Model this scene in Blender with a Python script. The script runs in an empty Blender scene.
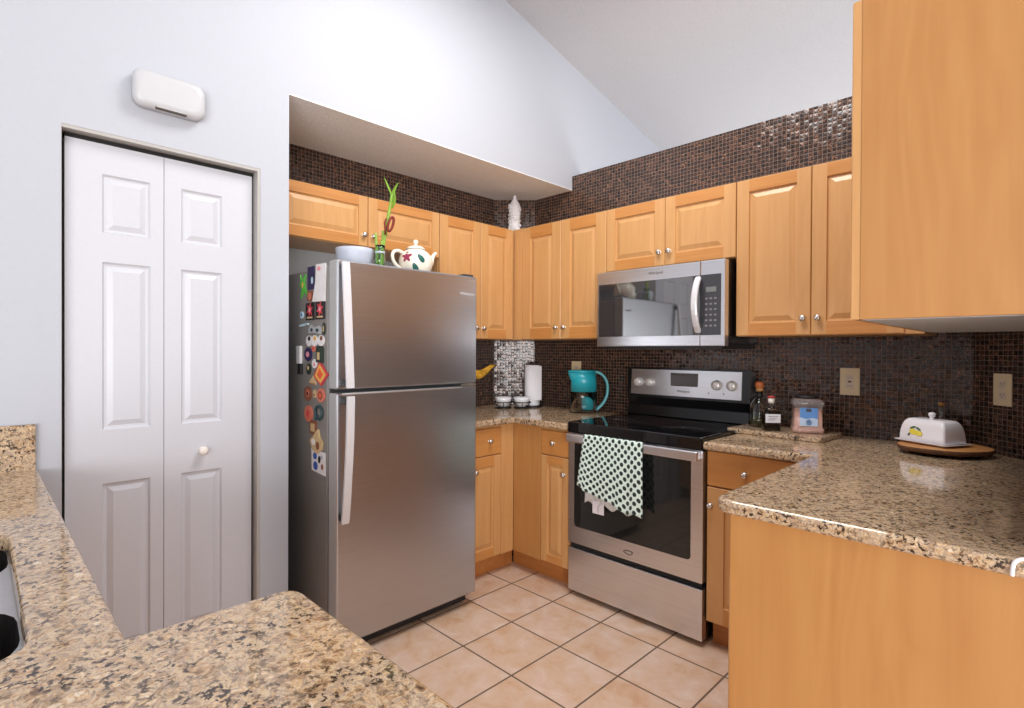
import bpy, bmesh, math, random
from mathutils import Vector, Matrix
random.seed(7)
S = bpy.context.scene
COL = S.collection
PI = math.pi

# ---------------------------------------------------------------- camera
def make_camera():
    f, ya, pi_, ro = 538.59, math.radians(45.0693), math.radians(-0.3839), math.radians(0.2855)
    F = Vector((-math.sin(ya)*math.cos(pi_), math.cos(ya)*math.cos(pi_), math.sin(pi_)))
    R = Vector((math.cos(ya), math.sin(ya), 0)); U = R.cross(F)
    R2 = R*math.cos(ro) + U*math.sin(ro); U2 = -R*math.sin(ro) + U*math.cos(ro)
    cam = bpy.data.cameras.new('camera'); o = bpy.data.objects.new('camera', cam); COL.objects.link(o)
    cam.sensor_width = 36.0; cam.sensor_fit = 'HORIZONTAL'; cam.lens = f/1024*36.0
    cam.shift_y = 0.3828/1024; cam.clip_start = 0.02
    m = Matrix((R2, U2, -F)).transposed().to_4x4(); m.translation = (2.8798, -2.893, 1.3006)
    o.matrix_world = m
    S.camera = o
make_camera()

# ---------------------------------------------------------------- light, exposure
w = bpy.data.worlds.new('world'); S.world = w; w.use_nodes = True
bg = w.node_tree.nodes['Background']; bg.inputs[0].default_value = (0.93, 0.965, 1.0, 1); bg.inputs[1].default_value = 1.2
def area(name, loc, target, sx, sy, power, col=(1, 1, 1)):
    l = bpy.data.lights.new(name, 'AREA'); l.shape = 'RECTANGLE'; l.size = sx; l.size_y = sy; l.energy = power; l.color = col
    o = bpy.data.objects.new(name, l); COL.objects.link(o); o.location = loc
    o.rotation_euler = (Vector(target)-Vector(loc)).to_track_quat('-Z', 'Y').to_euler()
    return o
area('ceiling_light', (1.75, -1.35, 3.35), (1.75, -1.35, 0), 0.9, 0.9, 34, (1.0, 0.985, 0.97))
area('fill_light', (6.2, -5.9, 1.05), (1.0, -0.6, 1.35), 3.8, 2.0, 205, (0.98, 0.985, 1.0))  # added fill panel in the unseen room; no window is built
area('vault_fill_light', (2.2, 1.7, 0.5), (2.0, 1.5, 3.2), 2.0, 1.6, 48, (0.98, 0.99, 1.0))  # unseen uplight added behind the tiled wall to brighten the ceiling
vs = S.view_settings
vs.view_transform = 'Standard'; vs.look = 'None'; vs.gamma = 1; vs.use_curve_mapping = False; vs.exposure = 0.46

# ---------------------------------------------------------------- materials
def new_mat(name):
    m = bpy.data.materials.new(name); m.use_nodes = True
    nt = m.node_tree; return m, nt, nt.nodes['Principled BSDF']
def N(nt, t, **kw):
    n = nt.nodes.new(t)
    for k, v in kw.items():
        if k in n.inputs: n.inputs[k].default_value = v
        else: setattr(n, k, v)
    return n
def ramp(nt, stops, interp='LINEAR'):
    r = nt.nodes.new('ShaderNodeValToRGB'); e = r.color_ramp.elements; r.color_ramp.interpolation = interp
    while len(e) < len(stops): e.new(0.5)
    for el, (p, c) in zip(e, stops): el.position = p; el.color = (*c, 1) if len(c) == 3 else c
    return r
def lin(r, g, b):
    f = lambda c: ((c/255+0.055)/1.055)**2.4 if c > 10 else c/255/12.92
    return (f(r), f(g), f(b))
def plain(name, col, rough=0.5, metal=0.0, var=0.04, scale=30, bump=0.0, **kw):
    """simple procedural surface: a faint noise in the colour, optional bump"""
    m, nt, p = new_mat(name)
    tc = N(nt, 'ShaderNodeTexCoord'); no = N(nt, 'ShaderNodeTexNoise', Scale=scale, Detail=3.0)
    nt.links.new(tc.outputs['Object'], no.inputs['Vector'])
    lo = tuple(max(0, c*(1-var)) for c in col); hi = tuple(min(1, c*(1+var)) for c in col)
    r = ramp(nt, [(0.3, lo), (0.7, hi)]); nt.links.new(no.outputs['Fac'], r.inputs[0])
    nt.links.new(r.outputs[0], p.inputs['Base Color'])
    p.inputs['Roughness'].default_value = rough; p.inputs['Metallic'].default_value = metal
    for k, v in kw.items(): p.inputs[k].default_value = v
    if bump:
        b = N(nt, 'ShaderNodeBump', Strength=bump, Distance=0.003); nt.links.new(no.outputs['Fac'], b.inputs['Height'])
        nt.links.new(b.outputs[0], p.inputs['Normal'])
    return m
def wood(name, c1, c2, axis='z', rough=0.33, fig=0.22):
    m, nt, p = new_mat(name)
    tc = N(nt, 'ShaderNodeTexCoord')
    mp = N(nt, 'ShaderNodeMapping'); mp.inputs['Scale'].default_value = {'z': (14, 14, 0.9), 'x': (0.9, 14, 14), 'y': (14, 0.9, 14)}[axis]
    nt.links.new(tc.outputs['Object'], mp.inputs[0])
    n1 = N(nt, 'ShaderNodeTexNoise', Scale=2.2, Detail=6.0, Roughness=0.6, Distortion=0.6); nt.links.new(mp.outputs[0], n1.inputs['Vector'])
    mp2 = N(nt, 'ShaderNodeMapping'); mp2.inputs['Scale'].default_value = {'z': (3, 3, 0.5), 'x': (0.5, 3, 3), 'y': (3, 0.5, 3)}[axis]
    nt.links.new(tc.outputs['Object'], mp2.inputs[0])
    n2 = N(nt, 'ShaderNodeTexNoise', Scale=1.3, Detail=2.0, Distortion=1.0); nt.links.new(mp2.outputs[0], n2.inputs['Vector'])
    ml = N(nt, 'ShaderNodeMath', operation='MULTIPLY'); ml.inputs[1].default_value = 9.0; nt.links.new(n2.outputs['Fac'], ml.inputs[0])
    fr = N(nt, 'ShaderNodeMath', operation='PINGPONG'); fr.inputs[1].default_value = 0.5; nt.links.new(ml.outputs[0], fr.inputs[0])
    mx = N(nt, 'ShaderNodeMix'); mx.data_type = 'FLOAT'; mx.inputs[0].default_value = fig
    nt.links.new(n1.outputs['Fac'], mx.inputs[2]); nt.links.new(fr.outputs[0], mx.inputs[3])
    r = ramp(nt, [(0.2, c1), (0.62, c2)]); nt.links.new(mx.outputs[0], r.inputs[0])
    nt.links.new(r.outputs[0], p.inputs['Base Color']); p.inputs['Roughness'].default_value = rough
    return m
MAP1, MAP2 = lin(196, 145, 91), lin(208, 158, 103)
M = {}
M['wood'] = wood('maple', MAP1, MAP2, 'z')
M['wood_x'] = wood('maple_rail_x', lin(186, 124, 66), lin(202, 142, 80), 'x')
M['wood_y'] = wood('maple_rail_y', lin(186, 124, 66), lin(202, 142, 80), 'y')
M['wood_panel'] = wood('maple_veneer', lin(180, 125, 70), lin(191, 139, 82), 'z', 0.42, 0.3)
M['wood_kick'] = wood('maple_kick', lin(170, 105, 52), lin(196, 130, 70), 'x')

def granite(name, rough=0.09):
    m, nt, p = new_mat(name); L = nt.links.new
    g = N(nt, 'ShaderNodeNewGeometry')
    w1 = N(nt, 'ShaderNodeTexNoise', Scale=42.0, Detail=5.0, Roughness=0.7, Distortion=0.6); L(g.outputs['Position'], w1.inputs['Vector'])
    base = ramp(nt, [(0.32, lin(118, 92, 70)), (0.41, lin(186, 152, 116)), (0.47, lin(210, 186, 152)), (0.53, lin(164, 142, 126)), (0.59, lin(206, 172, 128)), (0.66, lin(222, 206, 184))])
    L(w1.outputs['Fac'], base.inputs[0])
    n2 = N(nt, 'ShaderNodeTexNoise', Scale=105.0, Detail=4.0, Roughness=0.62, Distortion=0.3); L(g.outputs['Position'], n2.inputs['Vector'])
    dk = ramp(nt, [(0.53, (0, 0, 0)), (0.59, (1, 1, 1))]); L(n2.outputs['Fac'], dk.inputs[0])
    n3 = N(nt, 'ShaderNodeTexNoise', Scale=12.0, Detail=3.0, Distortion=0.5); L(g.outputs['Position'], n3.inputs['Vector'])
    cl = ramp(nt, [(0.36, (0.3, 0.3, 0.3)), (0.56, (1, 1, 1))]); L(n3.outputs['Fac'], cl.inputs[0])
    mm = N(nt, 'ShaderNodeMath', operation='MULTIPLY'); L(dk.outputs[0], mm.inputs[0]); L(cl.outputs[0], mm.inputs[1])
    mx = N(nt, 'ShaderNodeMix'); mx.data_type = 'RGBA'; L(mm.outputs[0], mx.inputs[0]); L(base.outputs[0], mx.inputs[6]); mx.inputs[7].default_value = (*lin(58, 46, 40), 1)
    n4 = N(nt, 'ShaderNodeTexVoronoi', Scale=95.0); L(g.outputs['Position'], n4.inputs['Vector'])
    sp = N(nt, 'ShaderNodeSeparateColor'); L(n4.outputs['Color'], sp.inputs[0])
    st = ramp(nt, [(0.0, (0.62, 0.58, 0.55)), (0.16, (0.85, 0.8, 0.76)), (0.3, (1, 1, 1)), (1, (1.0, 1.0, 1.0))]); L(sp.outputs[0], st.inputs[0])
    mu = N(nt, 'ShaderNodeMix'); mu.data_type = 'RGBA'; mu.blend_type = 'MULTIPLY'; mu.inputs[0].default_value = 1; L(mx.outputs[2], mu.inputs[6]); L(st.outputs[0], mu.inputs[7])
    L(mu.outputs[2], p.inputs['Base Color']); p.inputs['Roughness'].default_value = rough
    return m
M['granite'] = granite('granite')

def mosaic(name, d, pitch=0.0205, bright=1.0):
    m, nt, p = new_mat(name); L = nt.links.new
    g = N(nt, 'ShaderNodeNewGeometry')
    dt = N(nt, 'ShaderNodeVectorMath', operation='DOT_PRODUCT'); L(g.outputs['Position'], dt.inputs[0]); dt.inputs[1].default_value = d
    sx = N(nt, 'ShaderNodeSeparateXYZ'); L(g.outputs['Position'], sx.inputs[0])
    cx = N(nt, 'ShaderNodeCombineXYZ'); L(dt.outputs['Value'], cx.inputs[0]); L(sx.outputs[2], cx.inputs[1])
    sc = N(nt, 'ShaderNodeVectorMath', operation='SCALE'); L(cx.outputs[0], sc.inputs[0]); sc.inputs[3].default_value = 1/pitch
    fl = N(nt, 'ShaderNodeVectorMath', operation='FLOOR'); L(sc.outputs[0], fl.inputs[0])
    fr = N(nt, 'ShaderNodeVectorMath', operation='FRACTION'); L(sc.outputs[0], fr.inputs[0])
    wn = N(nt, 'ShaderNodeTexWhiteNoise'); wn.noise_dimensions = '3D'; L(fl.outputs[0], wn.inputs['Vector'])
    b = bright
    base = ramp(nt, [(0.0, (0.009*b, 0.007*b, 0.007*b)), (0.32, (0.018*b, 0.012*b, 0.010*b)), (0.5, (0.060*b, 0.031*b, 0.022*b)), (0.66, (0.12*b, 0.058*b, 0.036*b)), (0.84, (0.32*b, 0.14*b, 0.072*b)), (1.0, (0.55*b, 0.30*b, 0.18*b))])
    no = N(nt, 'ShaderNodeTexNoise', Scale=95.0, Detail=4.0, Roughness=0.7, Distortion=1.2); L(g.outputs['Position'], no.inputs['Vector'])
    ad = N(nt, 'ShaderNodeMath', operation='MULTIPLY_ADD'); L(no.outputs['Fac'], ad.inputs[0]); ad.inputs[1].default_value = 2.5; ad.inputs[2].default_value = -0.96
    a2 = N(nt, 'ShaderNodeMath', operation='MULTIPLY_ADD'); a2.use_clamp = True; L(wn.outputs['Value'], a2.inputs[0]); a2.inputs[1].default_value = 0.26; L(ad.outputs[0], a2.inputs[2])
    L(a2.outputs[0], base.inputs[0])
    # grout mask
    s2 = N(nt, 'ShaderNodeSeparateXYZ'); L(fr.outputs[0], s2.inputs[0])
    def edge(o):
        a = N(nt, 'ShaderNodeMath', operation='SUBTRACT'); L(o, a.inputs[0]); a.inputs[1].default_value = 0.5
        c = N(nt, 'ShaderNodeMath', operation='ABSOLUTE'); L(a.outputs[0], c.inputs[0]); return c.outputs[0]
    mxm = N(nt, 'ShaderNodeMath', operation='MAXIMUM'); L(edge(s2.outputs[0]), mxm.inputs[0]); L(edge(s2.outputs[1]), mxm.inputs[1])
    gm = N(nt, 'ShaderNodeMapRange'); L(mxm.outputs[0], gm.inputs[0]); gm.inputs[1].default_value = 0.44; gm.inputs[2].default_value = 0.465
    mx = N(nt, 'ShaderNodeMix'); mx.data_type = 'RGBA'; L(gm.outputs[0], mx.inputs[0]); L(base.outputs[0], mx.inputs[6]); mx.inputs[7].default_value = (*lin(122, 102, 90), 1)
    L(mx.outputs[2], p.inputs['Base Color'])
    mt = N(nt, 'ShaderNodeMapRange'); L(gm.outputs[0], mt.inputs[0]); p.inputs['Specular IOR Level'].default_value = 0.55; mt.inputs[3].default_value = 0.12; mt.inputs[4].default_value = 0.0; L(mt.outputs[0], p.inputs['Metallic'])
    rg = N(nt, 'ShaderNodeMapRange'); L(gm.outputs[0], rg.inputs[0]); rg.inputs[3].default_value = 0.17; rg.inputs[4].default_value = 0.8; L(rg.outputs[0], p.inputs['Roughness'])
    # every little tile sits at a slightly different angle
    sb = N(nt, 'ShaderNodeVectorMath', operation='SUBTRACT'); L(wn.outputs['Color'], sb.inputs[0]); sb.inputs[1].default_value = (0.5, 0.5, 0.5)
    s3 = N(nt, 'ShaderNodeVectorMath', operation='SCALE'); L(sb.outputs[0], s3.inputs[0]); s3.inputs[3].default_value = 0.12
    av = N(nt, 'ShaderNodeVectorMath', operation='ADD'); L(g.outputs['Normal'], av.inputs[0]); L(s3.outputs[0], av.inputs[1])
    nv = N(nt, 'ShaderNodeVectorMath', operation='NORMALIZE'); L(av.outputs[0], nv.inputs[0])
    inv = N(nt, 'ShaderNodeMath', operation='SUBTRACT'); inv.inputs[0].default_value = 1; L(mxm.outputs[0], inv.inputs[1])
    bp = N(nt, 'ShaderNodeBump', Strength=0.35, Distance=0.002); L(inv.outputs[0], bp.inputs['Height']); L(nv.outputs[0], bp.inputs['Normal'])
    L(bp.outputs[0], p.inputs['Normal'])
    return m
r2 = 1/math.sqrt(2)
M['mosaic_back'] = mosaic('mosaic_back', (1, 0, 0))
M['mosaic_side'] = mosaic('mosaic_side', (0, 1, 0))
M['mosaic_diag_l'] = mosaic('mosaic_diag_l', (r2, r2, 0))
M['mosaic_diag_r'] = mosaic('mosaic_diag_r', (r2, -r2, 0))

def floor_mat():
    m, nt, p = new_mat('floor_tile'); L = nt.links.new
    g = N(nt, 'ShaderNodeNewGeometry')
    mp = N(nt, 'ShaderNodeVectorMath', operation='SUBTRACT'); L(g.outputs['Position'], mp.inputs[0]); mp.inputs[1].default_value = (1.0601, -1.373, 0)
    sc = N(nt, 'ShaderNodeVectorMath', operation='SCALE'); L(mp.outputs[0], sc.inputs[0]); sc.inputs[3].default_value = 1/0.3015
    fl = N(nt, 'ShaderNodeVectorMath', operation='FLOOR'); L(sc.outputs[0], fl.inputs[0])
    fr = N(nt, 'ShaderNodeVectorMath', operation='FRACTION'); L(sc.outputs[0], fr.inputs[0])
    f2 = N(nt, 'ShaderNodeVectorMath', operation='MULTIPLY'); L(fl.outputs[0], f2.inputs[0]); f2.inputs[1].default_value = (1, 1, 0)
    wn = N(nt, 'ShaderNodeTexWhiteNoise'); L(f2.outputs[0], wn.inputs['Vector'])
    of = N(nt, 'ShaderNodeVectorMath', operation='MULTIPLY_ADD'); L(wn.outputs['Color'], of.inputs[0]); of.inputs[1].default_value = (9, 9, 9); L(g.outputs['Position'], of.inputs[2])
    no = N(nt, 'ShaderNodeTexNoise', Scale=9.0, Detail=5.0, Roughness=0.62, Distortion=0.4); L(of.outputs[0], no.inputs['Vector'])
    base = ramp(nt, [(0.3, lin(200, 158, 124)), (0.45, lin(210, 178, 151)), (0.58, lin(214, 187, 168)), (0.72, lin(222, 202, 187))]); L(no.outputs['Fac'], base.inputs[0])
    s2 = N(nt, 'ShaderNodeSeparateXYZ'); L(fr.outputs[0], s2.inputs[0])
    def edge(o):
        a = N(nt, 'ShaderNodeMath', operation='SUBTRACT'); L(o, a.inputs[0]); a.inputs[1].default_value = 0.5
        c = N(nt, 'ShaderNodeMath', operation='ABSOLUTE'); L(a.outputs[0], c.inputs[0]); return c.outputs[0]
    mxm = N(nt, 'ShaderNodeMath', operation='MAXIMUM'); L(edge(s2.outputs[0]), mxm.inputs[0]); L(edge(s2.outputs[1]), mxm.inputs[1])
    gm = N(nt, 'ShaderNodeMapRange'); L(mxm.outputs[0], gm.inputs[0]); gm.inputs[1].default_value = 0.484; gm.inputs[2].default_value = 0.489
    mx = N(nt, 'ShaderNodeMix'); mx.data_type = 'RGBA'; L(gm.outputs[0], mx.inputs[0]); L(base.outputs[0], mx.inputs[6]); mx.inputs[7].default_value = (*lin(112, 92, 76), 1)
    L(mx.outputs[2], p.inputs['Base Color'])
    rg = N(nt, 'ShaderNodeMapRange'); L(gm.outputs[0], rg.inputs[0]); rg.inputs[3].default_value = 0.38; rg.inputs[4].default_value = 0.9; L(rg.outputs[0], p.inputs['Roughness'])
    bp = N(nt, 'ShaderNodeBump', Strength=0.5, Distance=0.003); bp.invert = True; L(gm.outputs[0], bp.inputs['Height']); L(bp.outputs[0], p.inputs['Normal'])
    return m
M['floor'] = floor_mat()
M['wall'] = plain('wall_paint', lin(183, 186, 194), 0.75, var=0.01, scale=60)
M['wall_nook'] = plain('nook_paint', lin(190, 196, 200), 0.75, var=0.02)
M['ceil'] = plain('ceiling_paint', lin(186, 186, 190), 0.9, var=0.05, scale=120, bump=0.5)
M['popcorn'] = plain('popcorn_ceiling', lin(240, 243, 248), 0.95, var=0.14, scale=140, bump=1.0)
M['door'] = plain('white_door_paint', lin(200, 201, 208), 0.4, var=0.012, scale=80)
M['jamb'] = plain('jamb_paint', lin(176, 172, 168), 0.5, var=0.02)
M['dark'] = plain('painted_closet_shade', lin(30, 28, 28), 0.9)  # near-black colour stands in for the closet's shade
M['gap_shade'] = plain('painted_gap_shade', (0.01, 0.01, 0.01), 0.8)  # near-black colour standing in for shade inside narrow gaps

def steel(name, col, rough=0.3, axis='x', aniso=0.0, metal=1.0):
    m, nt, p = new_mat(name); L = nt.links.new
    tc = N(nt, 'ShaderNodeTexCoord'); mp = N(nt, 'ShaderNodeMapping')
    mp.inputs['Scale'].default_value = {'x': (1, 300, 300), 'y': (300, 1, 300), 'z': (300, 300, 1)}[axis]; L(tc.outputs['Object'], mp.inputs[0])
    no = N(nt, 'ShaderNodeTexNoise', Scale=2.0, Detail=2.0); L(mp.outputs[0], no.inputs['Vector'])
    r = ramp(nt, [(0.3, tuple(c*0.94 for c in col)), (0.7, tuple(min(1, c*1.05) for c in col))]); L(no.outputs['Fac'], r.inputs[0]); L(r.outputs[0], p.inputs['Base Color'])
    rr = N(nt, 'ShaderNodeMapRange'); L(no.outputs['Fac'], rr.inputs[0]); rr.inputs[3].default_value = rough*0.8; rr.inputs[4].default_value = rough*1.2; L(rr.outputs[0], p.inputs['Roughness'])
    p.inputs['Metallic'].default_value = metal; p.inputs['Anisotropic'].default_value = aniso
    return m
M['steel_y'] = steel('brushed_steel_y', lin(188, 189, 194), 0.31, 'y')
M['steel_x'] = steel('brushed_steel_x', lin(220, 220, 223), 0.30, 'x')
M['steel_bright'] = steel('handle_steel', lin(224, 224, 228), 0.36, 'z', 0.0, 0.25)
M['steel_door_edge'] = plain('grey_door_edge', lin(168, 168, 168), 0.45, var=0.02)
M['fridge_side'] = plain('fridge_side_grey', lin(128, 124, 120), 0.42, var=0.04, scale=200)
M['nickel'] = plain('satin_nickel', lin(205, 200, 195), 0.28, 1.0)
M['black_gloss'] = plain('black_glass', (0.006, 0.006, 0.007), 0.04)
M['black_enamel'] = plain('black_enamel', (0.008, 0.008, 0.009), 0.22)
M['black_plastic'] = plain('black_plastic', (0.012, 0.012, 0.013), 0.45)
M['grey_panel'] = plain('charcoal_panel', lin(62, 62, 66), 0.15)
M['mw_glass'] = plain('microwave_glass', (0.03, 0.03, 0.033), 0.04, **{'Specular IOR Level': 1.0, 'Coat Weight': 1.0, 'Coat Roughness': 0.03, 'Coat IOR': 2.0})
M['oven_glass'] = plain('oven_glass', (0.014, 0.015, 0.015), 0.05, **{'Specular IOR Level': 0.6})
M['white_plastic'] = plain('white_plastic', lin(192, 193, 196), 0.35, var=0.01)
M['almond'] = plain('almond_plastic', lin(222, 202, 166), 0.4, var=0.02)
M['slot'] = plain('socket_slot', lin(70, 58, 48), 0.6)
M['paper'] = plain('paper_towel', lin(236, 234, 238), 0.95, var=0.02, scale=150, bump=0.3)
M['knob_white'] = plain('ivory_knob', lin(232, 226, 218), 0.35)

# ---------------------------------------------------------------- mesh helpers
class MB:
    def __init__(self): self.bm = bmesh.new(); self.mi = 0
    def _new(self, fn):
        n0 = len(self.bm.faces); r = fn(); self.bm.faces.ensure_lookup_table()
        for f in self.bm.faces[n0:]: f.material_index = self.mi
        return r
    def face(self, pts):
        vs_ = [self.bm.verts.new(p) for p in pts]; f = self.bm.faces.new(vs_); f.material_index = self.mi; return f
    def box(self, x0, x1, y0, y1, z0, z1, bev=0.0, seg=2, skip_edges=None):
        b = bmesh.new(); bmesh.ops.create_cube(b, size=1)
        for v in b.verts:
            v.co.x = (x0+x1)/2 + v.co.x*(x1-x0); v.co.y = (y0+y1)/2 + v.co.y*(y1-y0); v.co.z = (z0+z1)/2 + v.co.z*(z1-z0)
        if bev: bmesh.ops.bevel(b, geom=b.edges[:], offset=bev, segments=seg, affect='EDGES', profile=0.5)
        self.merge(b); return self
    def merge(self, b, smooth=False, mat=None):
        mp = {v: self.bm.verts.new(mat @ v.co if mat else v.co) for v in b.verts}
        for f in b.faces:
            try:
                nf = self.bm.faces.new([mp[v] for v in f.verts]); nf.material_index = self.mi; nf.smooth = smooth or f.smooth
            except ValueError: pass
        b.free()
    def prism(self, poly, z0, z1, bev=0.0, seg=3):
        b = bmesh.new(); vs_ = [b.verts.new((x, y, z0)) for x, y in poly]; f = b.faces.new(vs_)
        r = bmesh.ops.extrude_face_region(b, geom=[f]); up = [v for v in r['geom'] if isinstance(v, bmesh.types.BMVert)]
        for v in up: v.co.z = z1
        bmesh.ops.recalc_face_normals(b, faces=b.faces[:])
        if bev:
            es = [e for e in b.edges if abs(e.verts[0].co.z-e.verts[1].co.z) < 1e-6]
            bmesh.ops.bevel(b, geom=es, offset=bev, segments=seg, affect='EDGES', profile=0.5)
        self.merge(b); return self
    def lathe(self, prof, c=(0, 0, 0), n=24, axis='z', sx=1, sy=1, smooth=True):
        """prof: (radius, height) pairs turned round an axis through c"""
        b = bmesh.new(); rings = []
        for r, h in prof:
            ring = []
            if r < 1e-6: ring = [b.verts.new((0, 0, h))]
            else: ring = [b.verts.new((r*sx*math.cos(2*PI*i/n), r*sy*math.sin(2*PI*i/n), h)) for i in range(n)]
            rings.append(ring)
        for a, d in zip(rings, rings[1:]):
            for i in range(n):
                j = (i+1) % n
                try:
                    if len(a) == 1 and len(d) == 1: continue
                    if len(a) == 1: b.faces.new((a[0], d[i], d[j]))
                    elif len(d) == 1: b.faces.new((a[i], a[j], d[0]))
                    else: b.faces.new((a[i], a[j], d[j], d[i]))
                except ValueError: pass
        bmesh.ops.recalc_face_normals(b, faces=b.faces[:])
        T = {'z': Matrix(), '-y': Matrix.Rotation(PI/2, 4, 'X'), 'x': Matrix.Rotation(PI/2, 4, 'Y'), '-x': Matrix.Rotation(-PI/2, 4, 'Y'), 'y': Matrix.Rotation(-PI/2, 4, 'X')}
        Rm = T[axis] if isinstance(axis, str) else axis
        self.merge(b, smooth, Matrix.Translation(c) @ Rm); return self
    def tube(self, pts, r, n=10, closed=False, flat=None, cap=True):
        """sweep a circle (or an ellipse flat=(ru, rv)) along points; r may be a list"""
        P = [Vector(p) for p in pts]; k = len(P); rr = r if isinstance(r, (list, tuple)) else [r]*k
        b = bmesh.new(); rings = []; up = None
        for i in range(k):
            if closed: t = P[(i+1) % k]-P[i-1]
            else: t = P[min(i+1, k-1)]-P[max(i-1, 0)]
            t.normalize()
            if up is None:
                up = Vector((0, 0, 1)) if abs(t.z) < 0.9 else Vector((1, 0, 0))
            a = t.cross(up)
            if a.length < 1e-5: a = t.cross(Vector((0, 1, 0)))
            a.normalize(); c = a.cross(t).normalized(); up = c
            fu, fv = flat if flat else (1, 1)
            rings.append([b.verts.new(P[i]+a*rr[i]*fu*math.cos(2*PI*j/n)+c*rr[i]*fv*math.sin(2*PI*j/n)) for j in range(n)])
        pairs = list(zip(rings, rings[1:])) + ([(rings[-1], rings[0])] if closed else [])
        for A, B in pairs:
            for j in range(n): b.faces.new((A[j], A[(j+1) % n], B[(j+1) % n], B[j]))
        if cap and not closed: b.faces.new(rings[0][::-1]); b.faces.new(rings[-1])
        bmesh.ops.recalc_face_normals(b, faces=b.faces[:])
        self.merge(b, True); return self
    def ball(self, c, r, sx=1, sy=1, sz=1, u=16, v=10):
        b = bmesh.new(); bmesh.ops.create_uvsphere(b, u_segments=u, v_segments=v, radius=r)
        self.merge(b, True, Matrix.Translation(c) @ Matrix.Diagonal((sx, sy, sz, 1))); return self
    def build(self, name, mats, parent=None, root_space=True):
        """link the collected shape as one mesh object; world coordinates become local to the parent chain"""
        me = bpy.data.meshes.new(name); off = Vector((0, 0, 0)); p = parent
        if root_space:
            while p: off += p.location; p = p.parent
        for v in self.bm.verts: v.co -= off
        self.bm.to_mesh(me); self.bm.free()
        o = bpy.data.objects.new(name, me); COL.objects.link(o)
        for mm in (mats if isinstance(mats, (list, tuple)) else [mats]): me.materials.append(M[mm] if isinstance(mm, str) else mm)
        if parent: o.parent = parent
        return o
def thing(name, label, cat, loc=(0, 0, 0), group=None, rotz=0):
    o = bpy.data.objects.new(name, None); COL.objects.link(o); o.location = loc; o.rotation_euler = (0, 0, rotz)
    o.empty_display_size = 0.05
    return tag(o, label, cat, group)
def tag(o, label=None, cat=None, group=None, kind=None):
    if label: o['label'] = label
    if cat: o['category'] = cat
    if group: o['group'] = group
    if kind: o['kind'] = kind
    return o
def struct(name, mb, mat, parent=None):
    o = mb.build(name, mat, parent)
    if not parent: o['kind'] = 'structure'
    return o
def text(body, size, mat, name, parent, center, u, v, extr=0.0004):
    """lettering as a mesh: u = reading direction, v = up"""
    cu = bpy.data.curves.new('lettering', 'FONT'); cu.body = body; cu.size = size; cu.extrude = extr; cu.align_x = 'CENTER'; cu.align_y = 'CENTER'
    t = bpy.data.objects.new('lettering', cu); COL.objects.link(t)
    bpy.context.view_layer.update()
    me = bpy.data.meshes.new_from_object(t.evaluated_get(bpy.context.evaluated_depsgraph_get()))
    bpy.data.objects.remove(t); bpy.data.curves.remove(cu)
    u = Vector(u).normalized(); v = Vector(v).normalized(); n = u.cross(v)
    off = Vector((0, 0, 0)); p = parent
    while p: off += p.location; p = p.parent
    m = Matrix((u, v, n)).transposed().to_4x4(); m.translation = Vector(center)-off
    me.transform(m); me.materials.clear(); me.materials.append(M[mat] if isinstance(mat, str) else mat)
    o = bpy.data.objects.new(name, me); COL.objects.link(o); o.parent = parent
    return o

# ---------------------------------------------------------------- setting
XW, YW, ZS, ZT = 0.554, -1.9345, 2.3987, 2.4943     # closet wall plane, nook edge, soffit, top of tiled wall
DG, XD = 0.2108, 2.6535                             # corner chamfers
XC = 2.885
def zc(y): return 3.249 - 0.2285*y
struct('floor', MB().box(-0.1, 7.6, -7.6, 3.4, -0.08, 0), 'floor')
mb = MB(); sec = [(-7.5, zc(-7.5)), (3.4, zc(3.4)), (3.4, zc(3.4)+0.1), (-7.5, zc(-7.5)+0.1)]
for xx in (0.3, 7): mb.face([(xx, y, z) for y, z in sec])
for (a, b) in zip(sec, sec[1:]+sec[:1]): mb.face([(0.3, *a), (7, *a), (7, *b), (0.3, *b)])
bmesh.ops.recalc_face_normals(mb.bm, faces=mb.bm.faces[:])
struct('ceiling', mb, 'ceil')
YD0, YD1, ZD = -2.690, -2.052, 2.050                # closet door opening
mb = MB()
mb.box(XW-0.11, XW, -7.5, YD0, 0, 2.404); mb.box(XW-0.11, XW, YD1, YW, 0, 2.404); mb.box(XW-0.11, XW, YD0, YD1, ZD, 2.404)
mb.box(XW-0.11, XW, -7.5, 0, 2.404, 3.0); mb.box(XW-0.11, XW, 0, 3.4, 2.404, 3.0)
sec = [(-7.5, 3.0), (1.1, 3.0), (-7.5, zc(-7.5)+0.02)]
for xx in (XW-0.11, XW): mb.face([(xx, y, z) for y, z in sec])
bmesh.ops.recalc_face_normals(mb.bm, faces=mb.bm.faces[:])
struct('wall_left', mb, 'wall')
struct('wall_nook_back', MB().box(-0.1, 0, -4.6, 0, 0, ZS), 'wall_nook')
struct('wall_nook_side', MB().box(0, XW-0.11, YW-0.09, YW, 0, ZS), 'wall')
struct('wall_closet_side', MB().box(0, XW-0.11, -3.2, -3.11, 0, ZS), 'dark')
struct('ceiling_soffit', MB().box(-0.1, XW-0.0004, -4.6, 0, ZS, 2.4035), 'popcorn')
struct('wall_back', MB().box(-0.1, XC+0.1, 0.0, 0.12, 0, ZT), 'mosaic_back')
struct('wall_right', MB().box(XC, XC+0.1, -1.455, 0, 0, ZT), 'wall')
struct('wall_rear', MB().box(0.3, 7, -7.6, -7.5, 0, 5.0), 'wall_nook')
struct('wall_far', MB().box(0.3, 7, 3.3, 3.4, 0, 2.6), 'wall')
struct('trim_1', MB().box(0, 0.005, YW, -DG, 2.05, ZS), 'mosaic_side')
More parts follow.
